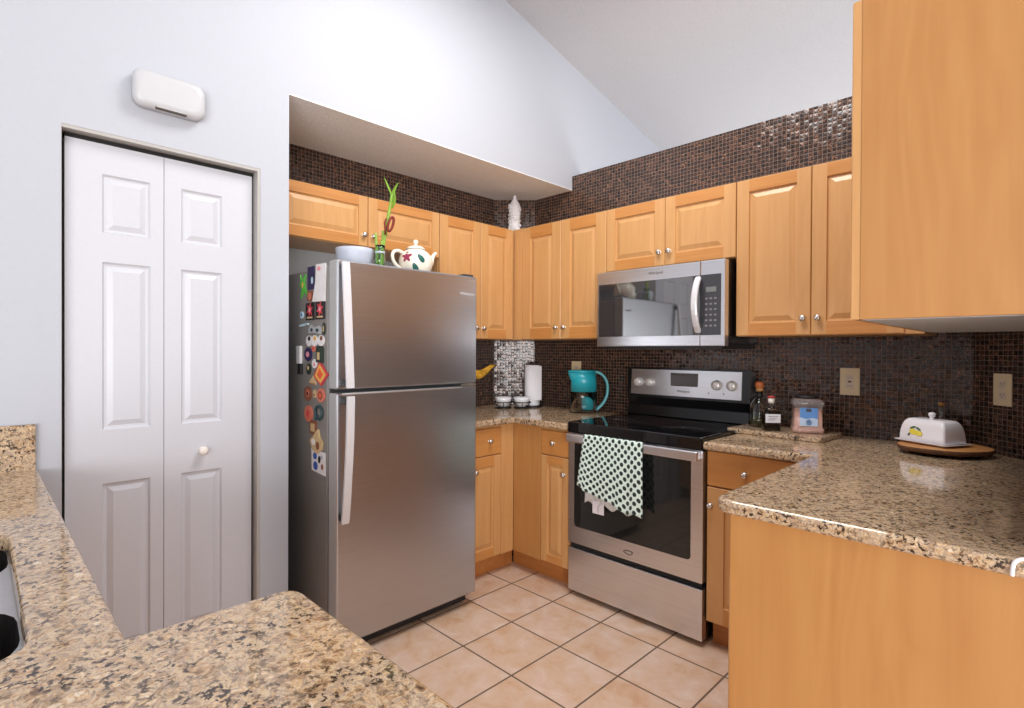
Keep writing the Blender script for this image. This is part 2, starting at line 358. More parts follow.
struct('trim_2', MB().box(0, 0.005, -1.1, -DG, 0.85, 1.45), 'mosaic_side')
struct('trim_3', MB().prism([(0, 0), (0, -DG), (DG, 0)], 0, ZS), 'mosaic_diag_l')
struct('trim_4', MB().prism([(XC, 0), (XD, 0), (XC, XD-XC)], 0, ZT), 'mosaic_diag_r')

# ---- bifold closet door
XDR = 0.515
def bifold():
    d = MB()
    d.box(XW-0.11, XW-0.001, YD0, YD0+0.002, 0, ZD); d.box(XW-0.11, XW-0.001, YD1-0.012, YD1-0.0003, 0, ZD-0.0003); d.box(XW-0.11, XW-0.001, YD0+0.002, YD1-0.012, ZD-0.012, ZD-0.0003)
    root = struct('door_1', d, 'jamb')
    tr = MB().box(XDR-0.032, XDR-0.004, YD0+0.012, YD1-0.014, ZD-0.03, ZD-0.013); tr.build('track', 'gap_shade', root)  # track coloured black to read as the shaded gap above the leaves
    for (y0, y1, pa, pb) in ((-2.677, -2.389, -2.575, -2.431), (-2.387, -2.073, -2.331, -2.187)):
        mb = MB(); x0, x1 = XDR-0.033, XDR
        ys = [y0, pa, pb, y1]; zs = [0.012, 0.22, 0.823, 1.013, 1.607, 1.709, 1.916, 2.021]
        for i in range(3):
            for j in range(7):
                if i == 1 and j in (1, 3, 5):
                    ya_, yb_, za, zb = ys[1], ys[2], zs[j], zs[j+1]
                    loops = []
                    for ins, dep in ((0, 0), (0.006, -0.007), (0.014, -0.008), (0.032, -0.001)):
                        loops.append([(x1+dep, ya_+ins, za+ins), (x1+dep, yb_-ins, za+ins), (x1+dep, yb_-ins, zb-ins), (x1+dep, ya_+ins, zb-ins)])
                    for A, B in zip(loops, loops[1:]):
                        for k in range(4): mb.face([A[k], A[(k+1) % 4], B[(k+1) % 4], B[k]])
                    mb.face(loops[-1])
                else: mb.face([(x1, ys[i], zs[j]), (x1, ys[i+1], zs[j]), (x1, ys[i+1], zs[j+1]), (x1, ys[i], zs[j+1])])
        c = [(y0, zs[0]), (y1, zs[0]), (y1, zs[-1]), (y0, zs[-1])]
        for a, b in zip(c, c[1:]+c[:1]): mb.face([(x0, *a), (x0, *b), (x1, *b), (x1, *a)])
        mb.face([(x0, *q) for q in c[::-1]])
        bmesh.ops.remove_doubles(mb.bm, verts=mb.bm.verts[:], dist=1e-5); bmesh.ops.recalc_face_normals(mb.bm, faces=mb.bm.faces[:])
        leaf = mb.build('door_leaf', 'door', root)
        if y0 > -2.5:
            MB().lathe([(0, 0.036), (0.010, 0.035), (0.0165, 0.029), (0.018, 0.022), (0.014, 0.013), (0.010, 0.008), (0.0125, 0.002), (0.014, 0)], (XDR, -2.259, 0.903), 20, 'x').build('door_knob', 'knob_white', leaf)
bifold()

# ---------------------------------------------------------------- cabinets
def knob(parent, c, axis):
    MB().lathe([(0, 0.026), (0.008, 0.0255), (0.0135, 0.021), (0.0145, 0.016), (0.010, 0.011), (0.0055, 0.008), (0.0055, 0.002), (0.009, 0)], c, 16, axis).build('knob', 'nickel', parent)
def slab_front(parent, face, a0, a1, z0, z1, s=0.055, t=0.02, name='door', raised=True, mats=('wood', None)):
    """a framed raised-panel front. face = ('y', y) faces -y, a runs along x; ('x', x) faces +x; ('-x', x) faces -x; a runs along y"""
    k, pos = face
    mp = {'y': lambda a, d, z: (a, pos-d, z), 'x': lambda a, d, z: (pos+d, a, z), '-x': lambda a, d, z: (pos-d, a, z)}[k]
    rail = 'wood_x' if k == 'y' else 'wood_y'
    mb = MB(); e = 0.003
    def rect(i, d): return [mp(a0+i, d, z0+i), mp(a1-i, d, z0+i), mp(a1-i, d, z1-i), mp(a0+i, d, z1-i)]
    def ring(A, B):
        for q in range(4): mb.face([A[q], A[(q+1) % 4], B[(q+1) % 4], B[q]])
    ring(rect(0, 0), rect(0, t-e)); ring(rect(0, t-e), rect(e, t)); mb.face(rect(0, 0))
    if raised:
        # stiles run full height, rails between them
        for (u0, u1) in ((a0+e, a0+s), (a1-s, a1-e)): mb.face([mp(u0, t, z0+e), mp(u1, t, z0+e), mp(u1, t, z1-e), mp(u0, t, z1-e)])
        mb.mi = 1
        for (w0, w1) in ((z0+e, z0+s), (z1-s, z1-e)): mb.face([mp(a0+s, t, w0), mp(a1-s, t, w0), mp(a1-s, t, w1), mp(a0+s, t, w1)])
        mb.mi = 0
        L = [(s, t), (s+0.002, t-0.008), (s+0.009, t-0.009), (s+0.030, t-0.0015), (s+0.032, t-0.001)]
        for (i, d), (i2, d2) in zip(L, L[1:]): ring(rect(i, d), rect(i2, d2))
        mb.face(rect(*L[-1]))
    else: mb.face(rect(e, t))
    bmesh.ops.remove_doubles(mb.bm, verts=mb.bm.verts[:], dist=1e-5); bmesh.ops.recalc_face_normals(mb.bm, faces=mb.bm.faces[:])
    return mb.build(name, ('wood' if raised else rail, rail), parent)
DU, ZU, ZCB = 0.322, 2.112, 1.3745
G = 'maple wall cabinets'
# over the fridge
c = thing('wall_cabinet', 'wide short maple wall cabinet with two doors hung above the fridge', 'cabinet', (0.15, -1.43, 1.8435), G)
MB().box(0.006, DU-0.02, -1.925, -0.950, 1.8435, ZU).build('body', 'wood', c)
for a0, a1, ky in ((-1.90, -1.421, -1.447), (-1.417, -0.951, -1.391)):
    d = slab_front(c, ('x', DU-0.02), a0, a1, 1.846, ZU-0.002, 0.052); knob(d, (DU, ky, 1.905), 'x')
# tall pair on the left run
c = thing('wall_cabinet', 'tall maple wall cabinet right of the fridge cabinet, its lower end behind the fridge', 'cabinet', (0.15, -0.63, ZCB), G)
MB().box(0.006, DU-0.02, -0.9485, -0.313, ZCB, ZU).build('body', 'wood', c)
for a0, a1, ky in ((-0.946, -0.6225, -0.663), (-0.6195, -0.338, -0.604)):
    d = slab_front(c, ('x', DU-0.02), a0, a1, ZCB+0.002, ZU-0.002, 0.06); knob(d, (DU, ky, 1.443), 'x')
# back wall, left of the microwave
c = thing('wall_cabinet', 'tall two-door maple wall cabinet between the inside corner and the microwave', 'cabinet', (0.7, -0.15, ZCB), G)
MB().prism([(DG+0.01, -0.004), (1.0645, -0.004), (1.0645, -DU+0.02), (DU, -DU+0.02), (DU, -DU+0.012), (0.06, -DU+0.012), (0.06, -DG+0.05)], ZCB, ZU).build('body', 'wood', c)
MB().box(DU, 0.3955, -DU, -DU+0.02, ZCB, ZU, 0.001).build('filler_strip', 'wood', c)
for a0, a1, kx in ((0.397, 0.7245, 0.694), (0.7275, 1.063, 0.758)):
    d = slab_front(c, ('y', -DU+0.02), a0, a1, ZCB+0.002, ZU-0.002, 0.07); knob(d, (kx, -DU, 1.447), '-y')
# over the microwave
c = thing('wall_cabinet', 'short maple wall cabinet with two doors directly above the microwave', 'cabinet', (1.44, -0.15, 1.752), G)
MB().box(1.0655, 1.8105, -DU+0.02, -0.004, 1.752, ZU).build('body', 'wood', c)
for a0, a1, kx in ((1.067, 1.4345, 1.406), (1.4375, 1.809, 1.464)):
    d = slab_front(c, ('y', -DU+0.02), a0, a1, 1.754, ZU-0.002, 0.058); knob(d, (kx, -DU, 1.826), '-y')
# right of the microwave
c = thing('wall_cabinet', 'tall maple wall cabinet right of the microwave, partly behind the near end panel', 'cabinet', (2.1, -0.15, ZCB), G)
MB().box(1.8115, 2.536, -DU+0.02, -0.004, ZCB, ZU).build('body', 'wood', c)
for a0, a1, kx in ((1.8135, 2.1365, 2.11), (2.1395, 2.473, 2.169)):
    d = slab_front(c, ('y', -DU+0.02), a0, a1, ZCB+0.002, ZU-0.002, 0.058); knob(d, (kx, -DU, 1.449), '-y')
MB().box(2.475, 2.536, -DU, -DU+0.02, ZCB, ZU, 0.001).build('filler_strip', 'wood', c)
# near right, side panel to the camera
M['under_white'] = plain('white_melamine', lin(186, 188, 190), 0.5, var=0.01)
c = thing('wall_cabinet', 'near maple wall cabinet at upper right showing its broad plain side panel and white underside', 'cabinet', (2.72, -0.9, 1.38), G)
MB().box(2.562, 2.880, -1.411, -0.33, 1.381, 2.124).build('body', 'wood', c)
MB().box(2.562, 2.882, -1.429, -1.4115, 1.378, 2.126, 0.001).build('side_panel', 'wood_panel', c)
MB().box(2.564, 2.880, -1.411, -0.33, 1.3765, 1.3805).build('bottom_panel', 'under_white', c)
for a0, a1 in ((-1.427, -0.86), (-0.857, -0.35)):
    d = slab_front(c, ('-x', 2.5615), a0, a1, 1.378, 2.123, 0.058); knob(d, (2.5415, -0.91 if a0 < -1 else -0.80, 1.452), '-x')

# base cabinets
GB = 'maple base cabinets'
YB = 0.624
c = thing('base_cabinet', 'maple base cabinet with one drawer and door beside the fridge', 'cabinet', (0.3, -0.84, 0), GB)
MB().box(0.006, YB-0.02, -1.045, -0.606, 0.115, 0.872).build('body', 'wood', c)
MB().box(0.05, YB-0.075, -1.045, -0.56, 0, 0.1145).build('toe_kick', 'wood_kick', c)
d = slab_front(c, ('x', YB-0.02), -1.043, -0.727, 0.705, 0.856, name='drawer', raised=False); knob(d, (YB, -0.822, 0.785), 'x')
d = slab_front(c, ('x', YB-0.02), -1.043, -0.727, 0.118, 0.700, 0.055); knob(d, (YB, -0.93, 0.622), 'x')
MB().box(YB-0.02, YB-0.001, -0.725, -0.625, 0.115, 0.872, 0.001).build('filler_strip', 'wood', c)
c = thing('base_cabinet', 'maple corner base cabinet with a wide blank panel left of the range', 'cabinet', (0.84, -0.3, 0), GB)
MB().box(YB-0.018, 1.047, -YB+0.02, -0.23, 0.115, 0.872).build('body', 'wood', c)
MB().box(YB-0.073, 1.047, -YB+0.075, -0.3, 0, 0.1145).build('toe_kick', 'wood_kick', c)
MB().box(YB, 0.8395, -YB, -YB+0.02, 0.115, 0.872, 0.001).build('filler_panel', 'wood_panel', c)
d = slab_front(c, ('y', -YB+0.02), 0.842, 1.045, 0.722, 0.857, name='drawer', raised=False); knob(d, (0.935, -YB, 0.789), '-y')
d = slab_front(c, ('y', -YB+0.02), 0.842, 1.045, 0.118, 0.716, 0.045); knob(d, (1.012, -YB, 0.627), '-y')
c = thing('base_cabinet', 'maple base cabinet with a wide drawer over a door right of the range', 'cabinet', (2.04, -0.3, 0), GB)
MB().box(1.816, 2.29, -YB+0.02, -0.01, 0.115, 0.872).build('body', 'wood', c)
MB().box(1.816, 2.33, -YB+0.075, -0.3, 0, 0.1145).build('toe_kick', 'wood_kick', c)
d = slab_front(c, ('y', -YB+0.02), 1.818, 2.20, 0.718, 0.868, name='drawer', raised=False); knob(d, (1.985, -YB, 0.789), '-y')
d = slab_front(c, ('y', -YB+0.02), 1.818, 2.20, 0.122, 0.711, 0.075); knob(d, (1.838, -YB, 0.632), '-y')
MB().box(2.203, 2.29, -YB+0.001, -YB+0.02, 0.115, 0.872, 0.001).build('filler_strip', 'wood', c)
c = thing('base_cabinet', 'near maple base cabinet at lower right with a broad plain end panel', 'cabinet', (2.58, -1.0, 0), GB)
MB().box(2.2925, 2.880, -1.446, -0.26, 0.115, 0.872).build('body', 'wood', c)
MB().box(2.34, 2.880, -1.446, -0.56, 0, 0.1145).build('toe_kick', 'wood_y', c)
MB().box(2.277, 2.884, -1.464, -1.4465, 0, 0.8735, 0.0008).build('end_panel', 'wood_panel', c)
for a0, a1 in ((-1.462, -1.05), (-1.047, -0.645)):
    d = slab_front(c, ('-x', 2.292), a0, a1, 0.708, 0.866, name='drawer', raised=False); knob(d, (2.272, (a0+a1)/2, 0.787), '-x')
    d = slab_front(c, ('-x', 2.292), a0, a1, 0.12, 0.702, 0.055); knob(d, (2.272, a1-0.04 if a0 < -1.2 else a0+0.04, 0.63), '-x')

# ---------------------------------------------------------------- worktops
ZC0, ZC1 = 0.8745, 0.911
def arc(cx, cy, r, a0, a1, n=5): return [(cx+r*math.cos(math.radians(a0+(a1-a0)*i/n)), cy+r*math.sin(math.radians(a0+(a1-a0)*i/n))) for i in range(n+1)]
def top_obj(name, poly, label, hole=None, z0=ZC0, z1=ZC1, bev=0.011):
    b = bmesh.new()
    def loop(p):
        v = [b.verts.new((x, y, z0)) for x, y in p]; return [b.edges.new((v[i], v[(i+1) % len(v)])) for i in range(len(v))]
    es = loop(poly) + (loop(hole) if hole else [])
    bmesh.ops.triangle_fill(b, use_beauty=True, edges=es)
    r = bmesh.ops.extrude_face_region(b, geom=b.faces[:])
    for v in r['geom']:
        if isinstance(v, bmesh.types.BMVert): v.co.z = z1
    bmesh.ops.recalc_face_normals(b, faces=b.faces[:])
    ed = [e for e in b.edges if len(e.link_faces) == 2 and abs(e.verts[0].co.z-e.verts[1].co.z) < 1e-6 and e.link_faces[0].normal.dot(e.link_faces[1].normal) < 0.5]
    bmesh.ops.bevel(b, geom=ed, offset=bev, segments=4, affect='EDGES', profile=0.5)
    mb = MB(); mb.merge(b)
    o = mb.build(name, 'granite'); tag(o, label, 'worktop'); return o
top_obj('worktop', [(0.008, -1.047), (YB+0.03, -1.047), (YB+0.03, -YB-0.03), (1.050, -YB-0.03), (1.050, -0.004), (DG+0.01, -0.004), (0.008, -DG-0.004)],
        'granite worktop in the far corner between the fridge and the range')
top_obj('worktop', [(1.8145, -0.004), (1.8145, -YB-0.03), (2.240, -YB-0.03)] + arc(2.292, -1.447, 0.052, 180, 270, 8) + [(2.882, -1.499), (2.882, XD-2.882-0.006), (XD-0.004, -0.004)],
        'granite worktop at right, carrying the butter dish and the bottles')
hole = arc(1.90, -2.90, 0.055, 0, 90, 6) + arc(1.365, -2.90, 0.055, 90, 180, 6) + arc(1.365, -3.22, 0.055, 180, 270, 6) + arc(1.90, -3.22, 0.055, 270, 360, 6)
near = top_obj('worktop', [(0.557, -3.45), (2.70, -3.45), (2.70, -2.517)] + arc(2.03, -2.549, 0.032, 90, 180, 6) + [(1.998, -2.7476), (0.557, -2.7476)],
        'near granite worktop along the bottom left with the sink cut into it', hole)
MB().box(0.556, 0.575, -3.45, -2.755, ZC1-0.001, 1.0565, 0.002).build('backsplash', 'granite', near)

# ---- sink
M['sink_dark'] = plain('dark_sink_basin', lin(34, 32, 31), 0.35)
M['sink_steel'] = plain('sink_steel', lin(190, 190, 192), 0.33, 0.9)
def sink():
    root = thing('sink', 'double-bowl steel sink let into the near worktop at the left edge', 'sink', (1.63, -3.06, 0.87))
    b = bmesh.new()
    def rr(x0, x1, y0, y1, r): return arc(x1-r, y1-r, r, 0, 90, 6)+arc(x0+r, y1-r, r, 90, 180, 6)+arc(x0+r, y0+r, r, 180, 270, 6)+arc(x1-r, y0+r, r, 270, 360, 6)
    bowls = [rr(1.262, 1.512, -3.25, -2.8465, 0.09), rr(1.652, 1.905, -3.25, -2.8465, 0.09)]
    es = []
    for p in [rr(1.23, 1.985, -3.30, -2.825, 0.05)]+bowls:
        v = [b.verts.new((x, y, 0.8735)) for x, y in p]; es += [b.edges.new((v[i], v[(i+1) % len(v)])) for i in range(len(v))]
    bmesh.ops.triangle_fill(b, use_beauty=True, edges=es); mb = MB(); mb.merge(b); mb.build('rim', 'sink_steel', root)
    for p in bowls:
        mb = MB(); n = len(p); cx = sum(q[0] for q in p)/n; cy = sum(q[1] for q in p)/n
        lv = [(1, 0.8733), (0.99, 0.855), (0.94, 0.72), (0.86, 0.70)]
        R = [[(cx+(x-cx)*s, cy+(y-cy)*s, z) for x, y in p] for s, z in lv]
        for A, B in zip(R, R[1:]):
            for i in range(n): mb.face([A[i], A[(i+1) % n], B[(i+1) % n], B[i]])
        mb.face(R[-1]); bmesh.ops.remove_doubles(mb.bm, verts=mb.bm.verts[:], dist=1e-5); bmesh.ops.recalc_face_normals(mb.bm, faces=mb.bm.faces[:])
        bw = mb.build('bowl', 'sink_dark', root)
        MB().lathe([(0.0, 0.7035), (0.03, 0.7035), (0.04, 0.7015)], (cx, cy, 0), 20).build('drain', 'sink_steel', bw)
sink()
# base under the near worktop (seen only from beside the camera)
c = thing('base_cabinet', 'maple base cabinet carrying the near worktop and sink', 'cabinet', (1.5, -3.1, 0), GB)
MB().box(0.558, 1.205, -3.43, -2.80, 0.1, 0.872).build('body', 'wood', c)
MB().box(2.03, 2.66, -3.43, -2.555, 0.1, 0.872).build('body', 'wood', c)
MB().box(1.27, 2.03, -2.815, -2.795, 0.1, 0.872).build('front_panel', 'wood', c)
MB().box(0.6, 2.6, -3.40, -2.86, 0, 0.0995).build('toe_kick', 'wood_kick', c)

# ---------------------------------------------------------------- refrigerator
XF, YF0, YF1, ZF = 0.803, -1.840, -1.076, 1.675
M['print_grey'] = plain('logo_grey', lin(205, 205, 208), 0.4)
M['print_dark'] = plain('logo_dark', lin(92, 84, 80), 0.5)
M['gasket'] = plain('door_gasket', lin(60, 60, 62), 0.7)
def sweep_bar(mb, pts, wy, tx):
    """flat bar through (x, z) points: width along y centred on pts' y, thickness along x"""
    n = len(pts); secs = []
    for i, (x, y, z) in enumerate(pts):
        a, b_ = pts[max(i-1, 0)], pts[min(i+1, n-1)]
        t = Vector((b_[0]-a[0], 0, b_[2]-a[2])).normalized(); nn = Vector((t.z, 0, -t.x))
        c0 = Vector((x, y, z)); prof = []
        for u, v in ((-.5, -.5), (-.42, .32), (-.25, .5), (.25, .5), (.42, .32), (.5, -.5)):
            prof.append(c0 + Vector((0, u*wy, 0)) + nn*(v*tx))
        secs.append(prof)
    m = len(secs[0])
    for A, B in zip(secs, secs[1:]):
        for j in range(m): mb.face([A[j], A[(j+1) % m], B[(j+1) % m], B[j]])
    mb.face(secs[0]); mb.face(secs[-1])
    bmesh.ops.remove_doubles(mb.bm, verts=mb.bm.verts[:], dist=1e-5); bmesh.ops.recalc_face_normals(mb.bm, faces=mb.bm.faces[:])
def fridge():
    r = thing('refrigerator', 'stainless steel top-freezer refrigerator standing in the nook beside the closet door', 'refrigerator', (0.42, -1.458, 0))
    MB().box(0.075, 0.722, YF0, YF1, 0.025, 1.655, 0.006).build('cabinet_body', 'fridge_side', r)
    MB().box(0.10, 0.745, YF0+0.02, YF1-0.02, 0.012, 0.06).build('kick_grille', 'black_plastic', r)
    MB().box(0.722, 0.732, YF0+0.012, YF1-0.012, 0.075, 1.665).build('gasket', 'gasket', r)
    ZG = 1.128
    for z0, z1, hp in ((ZG+0.009, ZF, 'up'), (0.066, ZG-0.008, 'low')):
        mb = MB(); mb.box(0.732, XF, YF0, YF1, z0, z1, 0.008, 3)
        mb.bm.faces.ensure_lookup_table()
        for f in mb.bm.faces: f.material_index = 0 if f.calc_center_median().x > XF-0.004 else 1
        d = mb.build('freezer_door' if hp == 'up' else 'fridge_door', ('steel_y', 'steel_door_edge'), r)
        ys = -1.813
        if hp == 'up': zs = [1.662, 1.60, 1.50, 1.40, 1.30, 1.22, 1.145]; xs = [0.822, 0.829, 0.838, 0.846, 0.853, 0.859, 0.864]
        else: zs = [1.112, 1.03, 0.94, 0.85, 0.76, 0.67, 0.585]; xs = [0.868, 0.866, 0.862, 0.855, 0.846, 0.836, 0.824]
        mb = MB(); sweep_bar(mb, [(x, ys, z) for x, z in zip(xs, zs)], 0.033, 0.018)
        h = mb.build('handle', 'steel_bright', d)
        for zz, xx in ((zs[0], xs[0]), (zs[-1], xs[-1])):
            q = 0.02 if zz == max(zs) else -0.02
            MB().box(XF-0.001, xx-0.006, ys-0.011, ys+0.011, zz-q-0.014, zz-q+0.014, 0.003).build('handle_mount', 'black_plastic', d)
    MB().box(0.728, 0.79, YF1-0.075, YF1-0.012, ZF-0.001, ZF+0.012, 0.004).build('hinge_cap', 'grey_panel', r)
    mb = MB().box(0.735, XF+0.002, YF1-0.10, YF1-0.004, ZG-0.006, ZG+0.006, 0.002); mb.build('centre_hinge', 'nickel', r)
    text('Whirlpool', 0.021, 'print_grey', 'logo', r, (XF+0.0008, -1.145, 1.585), (0, 1, 0), (0, 0, 1))
    for yy in (YF0+0.05, YF1-0.05): MB().lathe([(0.0, 0.0), (0.02, 0.0), (0.02, 0.02), (0.012, 0.026), (0, 0.026)], (0.69, yy, 0.0), 16).build('foot', 'black_plastic', r)
fridge()

# ---------------------------------------------------------------- range
YR = -0.641
RX0, RX1 = 1.0565, 1.8075
M['lcd'] = plain('oven_clock_glass', lin(70, 60, 54), 0.08)
M['burner_ring'] = plain('burner_print', lin(66, 66, 70), 0.2)
M['range_knob'] = plain('range_knob_satin', lin(232, 228, 224), 0.3, 0.35)
def kitchen_range():
    r = thing('kitchen_range', 'stainless steel electric range with black glass cooktop under the microwave', 'range', (1.432, -0.33, 0))
    MB().box(RX0+0.004, RX1-0.004, -0.60, -0.02, 0.02, 0.898).build('body', 'black_enamel', r)
    MB().box(RX0+0.03, RX1-0.03, -0.58, -0.10, 0.0, 0.0195).build('base', 'black_plastic', r)
    mb = MB(); mb.box(RX0, RX1, YR-0.012, -0.055, 0.869, 0.9255, 0.006, 3); ct = mb.build('cooktop', 'black_gloss', r)
    for (x, y, rad) in ((1.24, -0.46, 0.115), (1.62, -0.47, 0.095), (1.24, -0.19, 0.08), (1.63, -0.20, 0.10)):
        mb = MB(); mb.lathe([(rad, 0), (rad-0.003, 0), (rad-0.003, 0.0003), (rad, 0.0003)], (x, y, 0.9256), 48)
        mb.lathe([(rad*0.62, 0), (rad*0.62-0.003, 0), (rad*0.62-0.003, 0.0003), (rad*0.62, 0.0003)], (x, y, 0.9256), 48)
        mb.build('burner_ring', 'burner_ring', ct)
    # oven door with its window cut into it
    d0, z0, z1 = YR, 0.283, 0.866
    wx0, wx1, wz0, wz1, rad = 1.094, 1.752, 0.372, 0.835, 0.018
    def rr(x0, x1, a, b, q): return arc(x1-q, b-q, q, 0, 90)+arc(x0+q, b-q, q, 90, 180)+arc(x0+q, a+q, q, 180, 270)+arc(x1-q, a+q, q, 270, 360)
    b = bmesh.new(); es = []
    for p in (rr(RX0, RX1, z0, z1, 0.004), rr(wx0, wx1, wz0, wz1, rad)):
        v = [b.verts.new((x, d0, z)) for x, z in p]; es += [b.edges.new((v[i], v[(i+1) % len(v)])) for i in range(len(v))]
    bmesh.ops.triangle_fill(b, use_beauty=True, edges=es)
    q = bmesh.ops.extrude_face_region(b, geom=b.faces[:])
    for v in q['geom']:
        if isinstance(v, bmesh.types.BMVert): v.co.y = -0.601
    bmesh.ops.recalc_face_normals(b, faces=b.faces[:])
    mb = MB(); mb.merge(b); dr = mb.build('oven_door', 'steel_x', r)
    mb = MB(); poly = rr(wx0+0.0005, wx1-0.0005, wz0+0.0005, wz1-0.0005, rad)
    mb.face([(x, d0+0.0015, z) for x, z in poly]); mb.face([(x, d0+0.012, z) for x, z in poly[::-1]])
    for A, B in zip(poly, poly[1:]+poly[:1]): mb.face([(A[0], d0+0.0015, A[1]), (B[0], d0+0.0015, B[1]), (B[0], d0+0.012, B[1]), (A[0], d0+0.012, A[1])])
    bmesh.ops.recalc_face_normals(mb.bm, faces=mb.bm.faces[:]); mb.build('oven_window', 'oven_glass', dr)
    mb = MB(); mb.box(RX0+0.010, RX1-0.010, YR-0.041, YR-0.026, 0.822, 0.866, 0.006, 3); h = mb.build('oven_handle', 'steel_x', dr)
    for xx in (RX0+0.026, RX1-0.026): MB().box(xx-0.014, xx+0.014, YR-0.027, YR+0.0005, 0.828, 0.860, 0.004).build('handle_mount', 'steel_x', dr)
    mb = MB()
    for k in (0, 1):
        pts = [(1.432+(0.028-0.006*k)*math.cos(t)*(1 if k else 1), YR-0.0012, 0.322+(0.008+0.003*k)*math.sin(t)) for t in [PI*(0.15+0.2*i+k*0.95) for i in range(7)]]
        mb.tube(pts, 0.0022, 6)
    mb.build('emblem', 'print_dark', dr)
    mb = MB(); mb.box(RX0, RX1, YR, -0.601, 0.028, 0.255, 0.003); mb.build('storage_drawer', 'steel_x', r)
    MB().box(RX0+0.008, RX1-0.008, -0.625, -0.59, 0.256, 0.282).build('drawer_gap_shade', 'gap_shade', r)  # black strip painted as the shade between oven door and drawer
    # backguard
    mb = MB(); sec = [(-0.055, 0.92), (-0.095, 0.93), (-0.082, 0.985), (-0.075, 0.99), (-0.098, 1.036), (-0.088, 1.205), (-0.02, 1.205), (-0.02, 0.92)]
    for xx in (RX0+0.012, RX1-0.012): mb.face([(xx, y, z) for y, z in sec])
    for A, B in zip(sec, sec[1:]+sec[:1]): mb.face([(RX0+0.012, *A), (RX1-0.012, *A), (RX1-0.012, *B), (RX0+0.012, *B)])
    bmesh.ops.recalc_face_normals(mb.bm, faces=mb.bm.faces[:]); bg_ = mb.build('backguard', 'black_enamel', r)
    def fy(z): return -0.0985+(z-1.036)*0.0592
    mb = MB(); x0, x1, za, zb = 1.096, 1.752, 1.050, 1.196
    F = [(x0, fy(za)-0.004, za), (x1, fy(za)-0.004, za), (x1, fy(zb)-0.004, zb), (x0, fy(zb)-0.004, zb)]; Bk = [(x, y+0.006, z) for x, y, z in F]
    mb.face(F); mb.face(Bk[::-1])
    for i in range(4): mb.face([F[i], F[(i+1) % 4], Bk[(i+1) % 4], Bk[i]])
    bmesh.ops.recalc_face_normals(mb.bm, faces=mb.bm.faces[:]); cp = mb.build('control_panel', 'steel_x', bg_)
    for x in (1.147, 1.226, 1.622, 1.704):
        mb = MB(); mb.lathe([(0, 0.024), (0.021, 0.0235), (0.024, 0.019), (0.0255, 0.004), (0.0275, 0)], (x, fy(1.122)-0.0045, 1.122), 24, '-y')
        mb.box(x-0.0035, x+0.0035, fy(1.122)-0.031, fy(1.122)-0.027, 1.103, 1.141, 0.001)
        mb.build('knob', 'range_knob', cp)
    mb = MB(); mb.box(1.353, 1.516, fy(1.142)-0.0075, fy(1.142)+0.0, 1.106, 1.180, 0.003); mb.build('clock_display', 'lcd', cp)
    text('Whirlpool', 0.018, 'print_dark', 'logo', cp, (1.43, fy(1.078)-0.0048, 1.078), (1, 0, 0), (0, 0, 1))
    for x in (1.578, 1.66): MB().lathe([(0, 0.001), (0.004, 0.001), (0.004, 0)], (x, fy(1.078)-0.0045, 1.078), 12, '-y').build('indicator_lamp', 'print_dark', cp)
kitchen_range()

